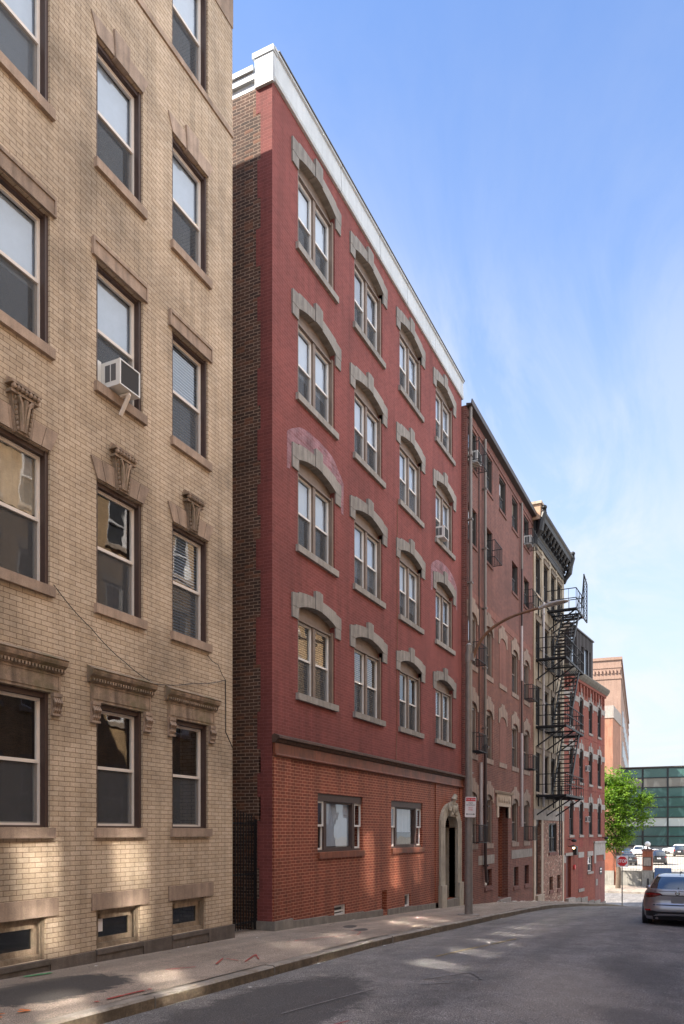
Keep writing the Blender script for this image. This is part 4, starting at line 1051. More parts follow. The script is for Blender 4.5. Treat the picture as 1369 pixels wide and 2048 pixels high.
mb.face([(0, 11, -4), (0, 0, -4), (0, 0, 14.9), (0, 11, 14.9)]); mb.face([(CW, 0, -4.2), (CW, 11, -4.2), (CW, 11, 14.9), (CW, 0, 14.9)]); mb.face([(CW, 11, -4), (0, 11, -4), (0, 11, 14.9), (CW, 11, 14.9)])
CRM.part('rear_wall', mb, 'tan_party')
CRM.part('party_wall', MB().box(-.12, .3, -.35, 3., 14.6, 15.3), 'tan_party')
mb = MB(); mb.box(-.2, .38, -.42, 3.1, 15.3, 15.42); CRM.part('coping', mb, 'cream_stone')
mb = MB(); mb.face([(0, 0, 14.4), (CW, 0, 14.4), (CW, 11, 14.4), (0, 11, 14.4)]); CRM.part('roof', mb, 'roof')
mb = MB(); mb.face([(.1, 1., -4), (CW - .1, 1., -4), (CW - .1, 1., 14), (.1, 1., 14)]); CRM.part('dark_room_sheet', mb, 'interior')
mb = MB()
mb.prof([(0, 13.70), (-.06, 13.70), (-.10, 13.80), (-.05, 13.86), (-.05, 14.08), (-.12, 14.14), (-.12, 14.2), (0, 14.2)], 0, CW)
mb.prof([(0, 14.2), (-.10, 14.2), (-.10, 14.58), (-.42, 14.64), (-.46, 14.80), (-.54, 14.86), (-.56, 14.94), (0, 15.0)], -.02, CW + .02)
for k in range(30): mb.ell((.15 + k * .23, -.055, 13.97), (.07, .025, .07), n=6, k=4)
CRM.part('cornice', mb, 'black_cornice')
for k in range(11):
    mb = MB(); x = .28 + k * .64
    mb.ext([(x - .09, 14.2), (x + .09, 14.2), (x + .09, 14.57), (x - .09, 14.57)], -.22, -.1); mb.tube([(x, -.24, 14.26), (x, -.34, 14.42), (x, -.40, 14.56)], [.06, .08, .085], 7); CRM.part('bracket', mb, 'black_cornice', smooth=False)
for x in (0.02, CW - .02):
    mb = MB(); mb.tube([(x, -.05, 13.55), (x, -.10, 13.8), (x, -.30, 14.1), (x, -.36, 14.5), (x, -.5, 14.9), (x, -.5, 15.15)], [.06, .12, .17, .16, .13, .09], 8); mb.ell((x, -.5, 15.15), (.13, .13, .11)); CRM.part('console', mb, 'black_cornice')
WC = {b - a: Win(cww, b - a, sash='dark_sash', casing='dark_sash', cw=.05, inset=.13, bar=.045, top=.05) for a, b in crw}
mb = MB(); mb.box(-.1, cww + .1, -.06, .15, 0, .22); mb.prof([(0, .22), (-.06, .22), (-.1, .27), (0, .3)], -.13, cww + .13); CHEAD = mb.mesh('lintel', 'cream_head')
SC = sill_mesh(cww, .1, .06, .06, mat='cream_stone')
for i, (a, b) in enumerate(crw):
    for j, c in enumerate(cc):
        WC[b - a].place(CRM, c, a, ('shade', .4, 'curtain') if (i * 3 + j) % 3 == 0 else None); CRM.put('sill', SC, c, a)
        CRM.put('lintel', CHEAD, c, b + .005, scale=(1, 1, .8 if i == 0 else 1))
mb = MB(); mb.box(.40, 1.52, .16, .22, -3.05, .3); mb.box(.40, 1.52, .1, .22, .3, .545); CRM.part('door', mb, 'black_door')
mb = MB(); mb.box(.3, 1.65, -.15, .2, -3.9, -3.056); CRM.part('step', mb, 'cream_stone')
WG = Win(1.89, 1.5, cols=2, sash='dark_sash', casing='dark_sash', cw=.05, inset=.13, bar=.05, top=.05, mull=.06); WG.place(CRM, 3.3, -1.08, ('curtain', .5, 'blind'))
mb = MB(); mb.box(3.2, 5.3, -.06, .2, -1.22, -1.084); CRM.part('sill', mb, 'brown_brick')
for a, b, c, d in gh[2:]:
    mb = MB(); mb.box(a, b, .12, .15, c, d); CRM.part('basement_window', mb, 'dark_glass'); mb = MB(); mb.box(a - .05, b + .05, -.05, .2, c - .16, c - .004); CRM.part('sill', mb, 'brown_brick')
pipe([(1.72, -.08, 11.2), (1.72, -.08, 1.2)], .055, 'pipe_white', B=CRM)
mb = MB(); sag([(.95, -.05, 13.3), (1.1, -.05, 11.5), (1.6, -.05, 10.1), (2.3, -.05, 9.4)], .02, mb, 4, .0); CRM.part('cable', mb, 'black_iron')
# fire escape: brackets; platforms, railings, flights of steps, drop ladder
FE = MB(); FB = []; FO = -1.42
levels = [(1.72, .35, 4.9), (4.98, .35, 4.9), (8.16, .35, 4.9), (11.08, 2.9, 4.9)]
for z, a, b in levels:
    for x in (a + .15, (a + b) / 2, b - .15):
        FB.append(MB().bar((x, -.02, z - .95), (x, FO + .12, z - .08), .06).bar((x, 0, z - .06), (x, FO, z - .06), .06, .08))
for x in (.9, 4.3): FE.bar((x, -.03, 1.2), (x, -.03, 11.6), .05)
for k in range(5): FE.bar((.9, -.03, 1.6 + k * 2.4), (4.3, -.03, 1.6 + k * 2.4), .03)
fe = CRM.part('fire_escape', FE, 'black_iron')
for q in FB: CRM.part('bracket', q, 'black_iron', fe)
for i, (z, a, b) in enumerate(levels):
    p = MB()
    p.bar((a, FO, z - .03), (b, FO, z - .03), .05, .10); p.bar((a, -.03, z - .03), (b, -.03, z - .03), .05, .08); p.bar((a, -.03, z - .03), (a, FO, z - .03), .05, .08); p.bar((b, -.03, z - .03), (b, FO, z - .03), .05, .08)
    n = 16; hole = (b - 2.9 if i < 3 else a + .0, b - .9)
    for k in range(1, n):
        y = FO * k / n
        if i > 0 and y < FO * .42:                                     # stairwell opening lies in the outer strip
            xa = a + (.9 if i < 3 else 1.0) + .0
            p.bar((a, y, z), (a + .55 if i < 3 else a + .1, y, z), .035, .02); p.bar((b - .95, y, z), (b, y, z), .035, .02)
        else: p.bar((a, y, z), (b, y, z), .035, .02)
    CRM.part('platform', p, 'black_iron', fe)
    r = MB()
    for zz in (z + .5, z + .98): r.bar((a, FO, zz), (b, FO, zz), .036); r.bar((a, 0, zz), (a, FO, zz), .036); r.bar((b, 0, zz), (b, FO, zz), .036)
    k = a
    while k <= b + .01: r.bar((k, FO, z), (k, FO, z + .98), .024); k += .45
    for y in (-.35, -.7, -1.05):
        r.bar((a, y, z), (a, y, z + .98), .016); r.bar((b, y, z), (b, y, z + .98), .016)
    CRM.part('railing', r, 'black_iron', fe)
for (z0, a0, b0), (z1, a1, b1) in zip(levels, levels[1:]):
    f = MB(); xa, xb = 1.35, 3.95; ya, yb = FO + .04, FO + .84
    for y in (ya, yb):
        f.bar((xa, y, z0), (xb, y, z1), .04, .17); f.bar((xa, y, z0 + .85), (xb, y, z1 + .85), .025)
        for t in (.1, .5, .9): f.bar((xa + (xb - xa) * t, y, z0 + (z1 - z0) * t), (xa + (xb - xa) * t, y, z0 + (z1 - z0) * t + .85), .02)
    n = 14
    for k in range(1, n):
        t = k / n; x = xa + (xb - xa) * t; z = z0 + (z1 - z0) * t
        f.box(x - .11, x + .11, ya, yb, z - .02, z + .02)
    CRM.part('stair_flight', f, 'black_iron', fe)
f = MB()
for x in (1.15, 1.55):
    f.bar((x, FO + .45, -1.15), (x, FO + .45, 2.2), .045)
for k in range(11): f.bar((1.15, FO + .45, -1.0 + k * .28), (1.55, FO + .45, -1.0 + k * .28), .025)
CRM.part('drop_ladder', f, 'black_iron', fe)
f = MB(); x = 4.9
for y in (FO, FO + .02): pass
z0 = 11.0; f.bar((x, FO - .02, z0), (x, FO - .02, z0 + 2.3), .05); f.bar((x + .9, FO - .02, z0), (x + .9, FO - .02, z0 + 2.0), .05); f.bar((x, FO - .02, z0), (x + .9, FO - .02, z0), .05); f.bar((x, FO - .02, z0 + 2.3), (x + .9, FO - .02, z0 + 2.0), .05)
for k in range(9):
    f.bar((x + .0, FO - .02, z0 + .25 * k), (x + .9, FO - .02, z0 + .25 * k + .3), .02); f.bar((x + .0, FO - .02, z0 + .25 * k + .3), (x + .9, FO - .02, z0 + .25 * k), .02)
f.bar((x - .25, FO + .1, z0), (x, FO - .02, z0 + 2.2), .04)
CRM.part('lattice_panel', f, 'black_iron', fe)

# ------------------------------------------------------------------ bright red corner house
CRX = -7.8 + CW * math.sin(R(1.5)); CRY = 37.27 + CW * math.cos(R(1.5))
COR = Bld('apartment_building', CRX, CRY, 5.9, -5.6, 'bright red brick corner house with grey stone bands and a dark penthouse', 'building')
KW = 9.55
kc = [1.15, 3.27, 5.47, 7.66]; kw = .86
kr = [(5.98, 7.86), (2.86, 4.84), (-.21, 1.75)]
holes = [(c, c + kw, a, b) for c in kc for a, b in kr] + [(.45, 1.5, -3.72, -1.38), (5.2, 6.33, -2.46, -1.5)]
mb = MB(); mb.wall(.01, KW, -5.6, 8.9, holes, .22); COR.part('wall', mb, 'bright_red_brick')
mb = MB(); mb.face([(KW, 0, -5.6), (KW, 11, -5.6), (KW, 11, 8.9), (KW, 0, 8.9)]); mb.face([(KW, 11, -5.6), (0.01, 11, -5.6), (.01, 11, 8.9), (KW, 11, 8.9)]); mb.face([(.01, 11, -5.6), (.01, 0, -5.6), (.01, 0, 8.9), (.01, 11, 8.9)]); COR.part('side_wall', mb, 'bright_red_brick')
mb = MB(); mb.face([(.01, 0, 9.2), (KW, 0, 9.2), (KW, 11, 9.2), (.01, 11, 9.2)]); COR.part('roof', mb, 'roof')
mb = MB(); mb.face([(.1, 1., -5.), (KW - .1, 1., -5.), (KW - .1, 1., 8.8), (.1, 1., 8.8)]); COR.part('dark_room_sheet', mb, 'interior')
for zt in (7.86, 4.84, 1.75):
    xs = [0.02] + [v for c in kc for v in (c - .12, c + kw + .12)] + [KW + .02]
    for a, b in zip(xs[::2], xs[1::2]): COR.part('stone_band', MB().box(a, b, -.025, 0, zt - .36, zt - .04), 'grey_band')
mb = MB(); mb.strip([(i / 8 * kw, 1.86 - .13 + .16 * (1 - (i / 4 - 1) ** 2) ** .7, 2.2) for i in range(9)], -.012, .15); mb.box(-.12, -.002, -.03, .1, 1.3, 2.12); mb.box(kw + .002, kw + .12, -.03, .1, 1.3, 2.12); mb.box(kw / 2 - .07, kw / 2 + .07, -.035, 0, 1.95, 2.42); KL = mb.mesh('lintel', ['grey_band'])
WK = {round(b - a, 2): Win(kw, b - a, sash='dark_sash', casing='dark_sash', cw=.06, inset=.12, bar=.045, top=.14) for a, b in kr}
SK = sill_mesh(kw, .14, .06, .05, mat='pale_band')
for i, (a, b) in enumerate(kr):
    for j, c in enumerate(kc):
        WK[round(b - a, 2)].place(COR, c, a, ('shade', .5, 'blind') if i == 2 else None); COR.put('sill', SK, c, a)
        COR.put('lintel', KL, c, a + (b - a) - 1.86)
        mb = MB(); mb.box(c + .03, c + kw - .03, -.004, 0, a - .72, a - .2); COR.part('brick_panel', mb, 'red_inset')
for z in (5.6, 2.5, -.42):
    mb = MB(); mb.box(.02, KW, -.012, 0, z - .05, z); COR.part('string_course', mb, 'red_inset')
mb = MB(); mb.prof([(0, 8.62), (-.10, 8.66), (-.12, 8.80), (0, 8.80)], .02, KW + .02)
for k in range(13): mb.box(.35 + k * .72, .6 + k * .72, -.08, 0, 8.15, 8.62); mb.box(.4 + k * .72, .55 + k * .72, -.05, 0, 7.98, 8.15)
COR.part('corbel', mb, 'bright_red_brick')
mb = MB(); mb.prof([(0, 8.8), (-.12, 8.82), (-.24, 8.98), (-.30, 9.12), (-.28, 9.2), (0, 9.21)], .02, KW + .22); COR.part('cornice', mb, 'zinc_trim')
# penthouse
ph = [(2.75, 3.9, 9.75, 11.55), (5.1, 5.55, 9.8, 11.25), (5.75, 6.75, 9.35, 11.25), (6.95, 7.4, 9.55, 11.25)]
pu0, pu1 = 2.35, 7.9
mb = MB(); mb.wall(pu0, pu1, 9.2, 12.0, ph, .12, y=.35)
mb.face([(pu0, 8, 9.2), (pu0, .35, 9.2), (pu0, .35, 12.), (pu0, 8, 12.)]); mb.face([(pu1, .35, 9.2), (pu1, 8, 9.2), (pu1, 8, 12.), (pu1, .35, 12.)]); mb.face([(pu0, .35, 12.), (pu1, .35, 12.), (pu1, 8, 12.), (pu0, 8, 12.)])
k = pu0
while k < pu1:
    for za, zb in ((9.2, 12.),):
        cuts = [h for h in ph if h[0] - .02 < k < h[1] + .02]
        segs = [(9.2, 12.)] if not cuts else [(9.2, cuts[0][2]), (cuts[0][3], 12.)]
        for s0, s1 in segs: mb.box(k - .012, k + .012, .315, .35, s0, s1)
    k += .33
mb.box(pu0 - .05, pu1 + .05, .27, 8, 12.005, 12.08)
pent = COR.part('penthouse', mb, 'zinc')
mb = MB()
for a, b, c, d in ph: mb.face([(a, .45, c), (b, .45, c), (b, .45, d), (a, .45, d)])
COR.part('penthouse_pane', mb, 'glass', pent)
mb = MB(); mb.box(pu0 + .1, pu1 - .1, .52, .56, 9.25, 11.9); COR.part('penthouse_pale_sheet', mb, 'blind', pent)  # pale sheet added behind the panes, imitating bright sky mirrored in them
mb = MB(); mb.box(.45, 1.5, .14, .2, -3.72, -1.38); COR.part('door', mb, 'maroon_door')
mb = MB(); mb.box(.05, .45, -.02, .1, -1.75, -1.3); mb.box(.3, 1.75, -.05, .1, -1.37, -1.2); COR.part('door_lintel', mb, 'grey_band')
mb = MB(); mb.box(.3, 1.7, -.2, .14, -4.6, -3.73); COR.part('step', mb, 'pale_band')
WX = Win(1.13, .96, sash='sash', casing='dark_sash', cw=.05, inset=.1, bar=.05, top=.05); WX.place(COR, 5.2, -2.46, ('shade', .5, 'blind'))
mb = MB(); mb.box(5.1, 6.45, -.03, .1, -1.495, -1.22); COR.part('lintel', mb, 'grey_band'); mb = MB(); mb.box(5.1, 6.43, -.06, .1, -2.6, -2.465); COR.part('sill', mb, 'pale_band')
mb = MB(); mb.box(3.1, 4.15, -.004, 0, -3.36, -1.55); COR.part('window_infill', mb, 'red_inset')
mb = MB(); mb.box(3.0, 4.25, -.03, 0, -1.54, -1.22); COR.part('lintel', mb, 'grey_band'); mb = MB(); mb.box(3.05, 4.25, -.05, 0, -3.55, -3.37); COR.part('sill', mb, 'pale_band')
mb = MB(); mb.box(6.7, KW + .02, -.04, .2, -1.5, -.74); mb.box(6.6, KW + .06, -.10, .2, -.735, -.62); mb.box(6.7, 7.15, -.04, .2, -2.0, -1.5); mb.box(9.2, KW + .02, -.04, .2, -1.85, -1.5); COR.part('corner_stone', mb, 'grey_band')
mb = MB(); mb.box(7.0, KW + .005, -.008, 0, -5.2, -1.9); COR.part('painted_panel', mb, 'pink_paint')
mb = MB()
for a, b, c in ((1.9, 3.4, .25), (3.6, 5.0, .35), (5.2, 6.6, .2), (6.7, 8.2, .25), (8.3, 9.6, .2)):
    COR.part('plinth', MB().box(a, b, -.06, 0, -5.4, zf(CRY + (a + b) / 2) + c), 'base_stone')
mb = MB(); mb.box(8.1, 8.75, -.03, -.01, -2.75, -2.3); s_ = COR.part('wall_sign', mb, 'sign_black')
mb = MB(); mb.box(8.2, 8.65, -.036, -.031, -2.45, -2.36); mb.box(8.2, 8.6, -.036, -.031, -2.62, -2.54); COR.part('sign_lettering', mb, 'sign_white', s_)
mb = MB(); mb.bar((1.0, 0, -.45), (1.0, -.25, -.5), .04); mb.ell((1.0, -.3, -.52), (.13, .16, .09)); COR.part('security_lamp', mb, 'sign_black')
mb = MB(); mb.bar((8.9, 0, -.4), (8.9, -.2, -.42), .04); mb.ell((8.9, -.25, -.44), (.12, .14, .09)); COR.part('security_lamp', mb, 'sign_black')
mb = MB(); mb.bar((.95, 0, -.85), (.95, -.28, -.80), .035); mb.tube([(.95, -.3, -.76), (.95, -.3, -.88)], [.05, .2], 10); o = COR.part('door_lamp', mb, 'sign_black')
mb = MB(); mb.ell((.95, -.3, -.93), (.075, .075, .07)); COR.part('bulb', mb, 'lit', o)
mb = MB(); mb.tube([(2.05, -.02, -2.05), (2.05, -.10, -2.05)], .14, 12); COR.part('fire_bell', mb, 'sign_red')
mb = MB(); mb.box(1.85, 2.15, -.22, -.0, -1.35, -.85); COR.part('meter_box', mb, 'sign_black')
mb = MB(); mb.box(7.15, 7.6, -.03, 0, -3.4, -3.0); COR.part('wall_plate', mb, 'grey_band')
for c, z in ((kc[1] + 1.36, 3.6), (kc[1] + 1.36, .55)):
    a = R(90 - 5.9); ux, uy = math.sin(R(5.9)), math.cos(R(5.9))
    ac_unit('air_conditioner', (CRX + ux * c, CRY + uy * c, z + ZO), a, .42, .34, .18, 'grey air conditioner through the red corner house wall, ' + ('upper one, below the penthouse' if z > 2 else 'lower one, above the doors'), bracket=False)

# ------------------------------------------------------------------ street lamp, signs
lp = empty('street_lamp', (-6.31, 21.5, zf(21.5) - .03 + ZO), 0, 'grey street lamp pole with a curved rusty arm rising from the kerb', 'street lamp')
H = 5.23 - (zf(21.5) - .03)
mb = MB(); mb.tube([(0, 0, -.1), (0, 0, .02), (0, 0, H * .5), (0, 0, H)], [.118, .115, .098, .082], 20); mb.build('pole', 'metal_grey', lp, smooth=True)
mb = MB(); mb.tube([(0, 0, -.05), (0, 0, .03)], [.33, .31], 18); mb.build('base', 'pale_band', lp)
z0 = -(zf(21.5) - .03)
arm = [(.10, 0, 4.80 + z0), (.22, 0, 5.10 + z0), (.42, 0, 5.42 + z0), (.74, 0, 5.68 + z0), (1.16, 0, 5.87 + z0), (1.57, 0, 5.97 + z0), (2.05, 0, 6.05 + z0)]
def smoothpts(P, n=5):
    out = []
    for i in range(len(P) - 1):
        p0, p1, p2, p3 = [Vector(P[max(0, min(len(P) - 1, j))]) for j in (i - 1, i, i + 1, i + 2)]
        for k in range(n):
            t = k / n; out.append(.5 * ((2 * p1) + (p2 - p0) * t + (2 * p0 - 5 * p1 + 4 * p2 - p3) * t * t + (3 * p1 - p0 - 3 * p2 + p3) * t ** 3))
    return out + [Vector(P[-1])]
ap = smoothpts(arm); mb = MB(); mb.tube(ap, [.048 - .014 * i / len(ap) for i in range(len(ap))], 12); mb.build('arm', 'rust_arm', lp, smooth=True)
mb = MB(); mb.box(-.02, .16, -.07, .07, 4.78 + z0, 4.98 + z0); mb.tube([(0, 0, 4.74 + z0), (0, 0, 5.02 + z0)], [.10, .10], 14); mb.tube([(0, 0, 5.23 + z0), (0, 0, 5.29 + z0)], [.09, .03], 12); mb.build('clamp', 'metal_grey', lp)
mb = MB()
hp = [(1.95, 0, 6.03 + z0, .05, .045), (2.10, 0, 6.07 + z0, .06, .05), (2.25, 0, 6.10 + z0, .10, .06), (2.45, 0, 6.12 + z0, .14, .055), (2.62, 0, 6.13 + z0, .13, .04), (2.72, 0, 6.13 + z0, .07, .02)]
rings = [[(x, ry * math.cos(2 * math.pi * k / 14), z + rz_ * math.sin(2 * math.pi * k / 14)) for k in range(14)] for x, y, z, ry, rz_ in hp]
for a, b in zip(rings, rings[1:]):
    for k in range(14): mb.face([a[k], a[(k + 1) % 14], b[(k + 1) % 14], b[k]])
mb.face(list(reversed(rings[0]))); mb.face(rings[-1]); mb.tube([(2.2, 0, 6.15 + z0), (2.2, 0, 6.22 + z0)], .035, 8)
mb.build('lamp_head', 'lamp_grey', lp, smooth=True)

FONT_LINES = []
def text(body, size, loc, rz, mats, parent, name='lettering', rx=90, bold=0.):
    c = bpy.data.curves.new(name, 'FONT'); c.body = body; c.size = size; c.align_x = 'CENTER'; c.align_y = 'CENTER'; c.extrude = .001
    c.materials.append(M[mats])
    c.offset = bold
    t = bpy.data.objects.new('tmp', c); COL.objects.link(t); bpy.context.view_layer.update()
    me = bpy.data.meshes.new_from_object(t.evaluated_get(bpy.context.evaluated_depsgraph_get())); me.name = name
    bpy.data.objects.remove(t); me.materials.clear(); me.materials.append(M[mats])
    o = bpy.data.objects.new(name, me); COL.objects.link(o); o.parent = parent; o.location = loc; o.rotation_euler = (R(rx), 0, R(rz))
    return o
def rounded(w, h, r, n=5):
    P = []
    for cx_, cz_, a0 in ((w / 2 - r, -h / 2 + r, -90), (w / 2 - r, h / 2 - r, 0), (-w / 2 + r, h / 2 - r, 90), (-w / 2 + r, -h / 2 + r, 180)):
        for i in range(n + 1):
            a = R(a0 + 90 * i / n); P.append((cx_ + r * math.cos(a), cz_ + r * math.sin(a)))
    return P
sg = empty('parking_sign', (-6.215, 21.365, .675 + ZO), R(14), 'white and red no stopping sign strapped to the street lamp pole', 'sign')
sg.rotation_euler = (0, R(1.8), R(14))
mb = MB(); mb.ext(rounded(.30, .57, .03), -.003, .003); mb.build('plate', 'sign_white', sg)
mb = MB(); mb.box(-.135, .135, -.0055, -.0035, .165, .262); mb.build('red_band', 'sign_red', sg)
text('TOW ZONE', .052, (0, -.0068, .213), 0, 'sign_white', sg)
text('NO', .07, (0, -.006, .11), 0, 'sign_black', sg); text('STOPPING', .05, (0, -.006, .052), 0, 'sign_black', sg)
text('ANY', .06, (0, -.006, -.02), 0, 'sign_red', sg); text('TIME', .06, (0, -.006, -.08), 0, 'sign_red', sg)
mb = MB(); mb.box(-.09, .09, -.006, -.0035, -.205, -.190); mb.ext([(-.125, -.1975), (-.085, -.222), (-.085, -.173)], -.006, -.0035); mb.ext([(.125, -.1975), (.085, -.173), (.085, -.222)], -.006, -.0035); mb.build('arrow', 'sign_black', sg)

st_ = empty('stop_sign', (-5.02, 48.54, -4.42 + ZO), R(20), 'red octagonal stop sign on a white square backing and thin post at the corner', 'sign')
hz = -1.75 + 4.42
mb = MB(); mb.box(-.03, .03, -.02, .02, -.1, hz + .33); mb.build('post', 'metal_grey', st_)
mb = MB(); mb.box(-.325, .325, -.035, -.025, hz - .325, hz + .325); mb.build('backing', 'sign_white', st_)
def octa(r): return [(r * math.cos(R(22.5 + 45 * i)) / math.cos(R(22.5)), hz + r * math.sin(R(22.5 + 45 * i)) / math.cos(R(22.5))) for i in range(8)]
mb = MB(); mb.ext(octa(.295), -.040, -.036); mb.build('border', 'sign_white', st_)
mb = MB(); mb.ext(octa(.275), -.044, -.041); mb.build('face', 'sign_red', st_)
o = text('STOP', .235, (0, -.046, hz), 0, 'sign_white', st_, bold=.005); o.scale = (.92, 1.1, 1)

# ------------------------------------------------------------------ cars
def lerp(tab, z):
    for (a, va), (b, vb) in zip(tab, tab[1:]):
        if z <= b: return va + (vb - va) * max(0, (z - a)) / (b - a) if b > a else vb
    return tab[-1][1]
def sgnp(v, e): return math.copysign(abs(v) ** e, v)
def make_car(loc, rz, paintm, label, kind='sedan', fine=True, cat='car', group=None):
    r = empty('parked_car', loc, rz, label, cat, group)
    LEN = 4.70; suv = kind != 'sedan'
    if not suv:
        wT = [(.22, .84), (.34, .89), (.55, .91), (.75, .905), (.93, .865), (1.02, .80)]
        yr = [(.22, .10), (.30, .05), (.45, .0), (.58, .01), (.66, .05), (.80, .04), (.93, .03), (1.02, .05)]
        yf = [(.22, 4.55), (.4, 4.68), (.6, 4.7), (.75, 4.62), (.9, 4.4), (1.02, 4.2)]
        top = [(0, 1.02), (.35, 1.03), (.75, 1.0), (1.6, .94), (3.4, .95), (3.9, .92), (4.7, .74)]
        cab = [(.90, .60, 3.75, .83), (1.0, .72, 3.55, .80), (1.10, .86, 3.35, .76), (1.22, 1.06, 3.10, .70), (1.34, 1.34, 2.80, .63), (1.40, 1.62, 2.55, .58), (1.435, 2.0, 2.3, .42)]
    else:
        wT = [(.25, .86), (.4, .91), (.6, .93), (.85, .92), (1.02, .88), (1.1, .84)]
        yr = [(.25, .10), (.4, .02), (.7, .0), (1.1, .05)]; yf = [(.25, 4.5), (.5, 4.65), (.8, 4.6), (1.1, 4.2)]
        top = [(0, 1.10), (3.3, 1.08), (3.9, 1.02), (4.7, .85)]
        cab = [(1.0, .06, 3.7, .86), (1.1, .10, 3.55, .84), (1.25, .20, 3.3, .79), (1.42, .33, 3.0, .73), (1.58, .48, 2.75, .67), (1.68, .7, 2.5, .60), (1.72, 1.2, 2.2, .45)]
    n = 48 if fine else 24; ex = 6.
    def ring(z, w, a, b, clamp=True, e=ex):
        P = []
        for i in range(n):
            t = 2 * math.pi * (i + .5) / n - math.pi / 2
            x = w * sgnp(math.cos(t), 2 / e); y = (a + b) / 2 + (b - a) / 2 * sgnp(math.sin(t), 2 / e)
            P.append((x, y, min(z, lerp(top, y)) if clamp else z))
        return P
    zs = [t for t in ((.22, .27, .34, .45, .52, .58, .62, .66, .75, .84, .93, .99, 1.03) if not suv else (.25, .33, .45, .6, .75, .9, 1.02, 1.1))]
    rings = [ring(z, lerp(wT, z), lerp(yr, z), lerp(yf, z)) for z in zs]
    b = MB()
    for p, q in zip(rings, rings[1:]):
        for k in range(n): b.face([p[k], p[(k + 1) % n], q[(k + 1) % n], q[k]])
    tp = rings[-1]
    for k in range(n // 2): b.face([tp[k], tp[(k + 1) % n], tp[(n - 2 - k) % n], tp[n - 1 - k]])
    bt = rings[0]
    for k in range(n // 2): b.face([bt[n - 1 - k], bt[(n - 2 - k) % n], bt[(k + 1) % n], bt[k]])
    cr = [ring(z, w, a, c, False, 5.) for z, a, c, w in cab]
    win = {'rear_window': MB(), 'side_window': MB(), 'windscreen': MB()}
    for li, (p, q) in enumerate(zip(cr, cr[1:])):
        for k in range(n):
            k2 = (k + 1) % n
            f = [p[k], p[k2], q[k2], q[k]]
            cx_ = sum(v[0] for v in f) / 4; cy_ = sum(v[1] for v in f) / 4; z, a, c, w = cab[li]
            dst = b
            if 1 <= li <= 3 or (suv and li == 4 and False):
                if cy_ < a + .12 + (.22 if not suv else .1) and abs(cx_) < w * .90: dst = win['rear_window']
                elif cy_ > c - .35 and abs(cx_) < w * .9: dst = win['windscreen']
                elif abs(cx_) > w * .88 and a + .5 < cy_ < c - .45 and abs(cy_ - (a + c) / 2) > .06: dst = win['side_window']
            dst.face(f)
    tp = cr[-1]
    for k in range(n // 2): b.face([tp[k], tp[(k + 1) % n], tp[(n - 2 - k) % n], tp[n - 1 - k]])
    body = b.build('body', paintm, r, smooth=True)
    for k, w in win.items():
        if w.f: w.build(k, 'car_glass', r, smooth=True)
    # wheels
    for x in (-.80, .80):
        for y in (.98, 3.70):
            rr = .325 if not suv else .36
            t = MB(); s = 1 if x > 0 else -1
            t.tube([(x - s * .11, y, rr), (x - s * .10, y, rr), (x + s * .085, y, rr), (x + s * .105, y, rr)], [rr - .03, rr, rr, rr - .03], 24); wh = t.build('wheel', 'tyre', r, smooth=False)
            t = MB(); t.tube([(x + s * .06, y, rr), (x + s * .112, y, rr)], [rr * .62, rr * .58], 18)
            for q in range(5):
                a = 2 * math.pi * q / 5; t.bar((x + s * .113, y, rr), (x + s * .113, y + rr * .58 * math.cos(a), rr + rr * .58 * math.sin(a)), .02, .06)
            t.build('rim', 'rim', wh)
            t = MB(); t.tube([(x - s * .02, y, rr + .02), (x + s * (.112), y, rr + .02)], [rr + .045, rr + .045], 24); t.build('wheel_arch', 'black_trim', r)
    # rear panels laid on the bumper surface
    def yS(x, z):
        w = lerp(wT, z); a = lerp(yr, z); c = lerp(yf, z)
        u = min(.999, abs(x) / w); return (a + c) / 2 - (c - a) / 2 * (1 - u ** ex) ** (1 / ex)
    def panel(name, tri, mats, off=.006, parent=r, nz=4):
        m_ = MB()
        T = []
        for (xa, la, ha), (xb, lb, hb) in zip(tri, tri[1:]):
            for i in range(4): t = i / 4; T.append((xa + (xb - xa) * t, la + (lb - la) * t, ha + (hb - ha) * t))
        T.append(tri[-1])
        for (xa, la, ha), (xb, lb, hb) in zip(T, T[1:]):
            for j in range(nz):
                za0, za1 = la + (ha - la) * j / nz, la + (ha - la) * (j + 1) / nz; zb0, zb1 = lb + (hb - lb) * j / nz, lb + (hb - lb) * (j + 1) / nz
                m_.face([(xa, yS(xa, za0) - off, za0), (xb, yS(xb, zb0) - off, zb0), (xb, yS(xb, zb1) - off, zb1), (xa, yS(xa, za1) - off, za1)])
        return m_.build(name, mats, parent, smooth=True)
    mir = lambda tri: [(-x, l, h) for x, l, h in reversed(tri)]
    if not suv:
        tl = [(-.875, .80, .945), (-.70, .79, .94), (-.56, .81, .93), (-.42, .855, .91), (-.36, .865, .875)]
        for t in (tl, mir(tl)):
            lo = panel('tail_light', t, 'tail_red')
            panel('light_bar', [(x, l + (h - l) * .55, l + (h - l) * .72) for x, l, h in t[:-1]], 'reflector_red', .010, lo, 1)
        panel('trunk_seam', [(-.40, .845, .862), (0, .840, .857), (.40, .845, .862)], 'black_trim', .005)
        panel('spoiler_shadow', [(-.74, .955, .968), (0, .965, .978), (.74, .955, .968)], 'black_trim', .004)
        panel('plate', [(-.155, .665, .82), (.155, .665, .82)], 'plate_grey', .014)
        panel('bumper_step', [(-.60, .595, .62), (0, .59, .62), (.60, .595, .62)], 'black_trim', .004)
        for t in ([(-.82, .445, .49), (-.66, .455, .49)],): panel('reflector', t, 'reflector_red', .012); panel('reflector', mir(t), 'reflector_red', .012)
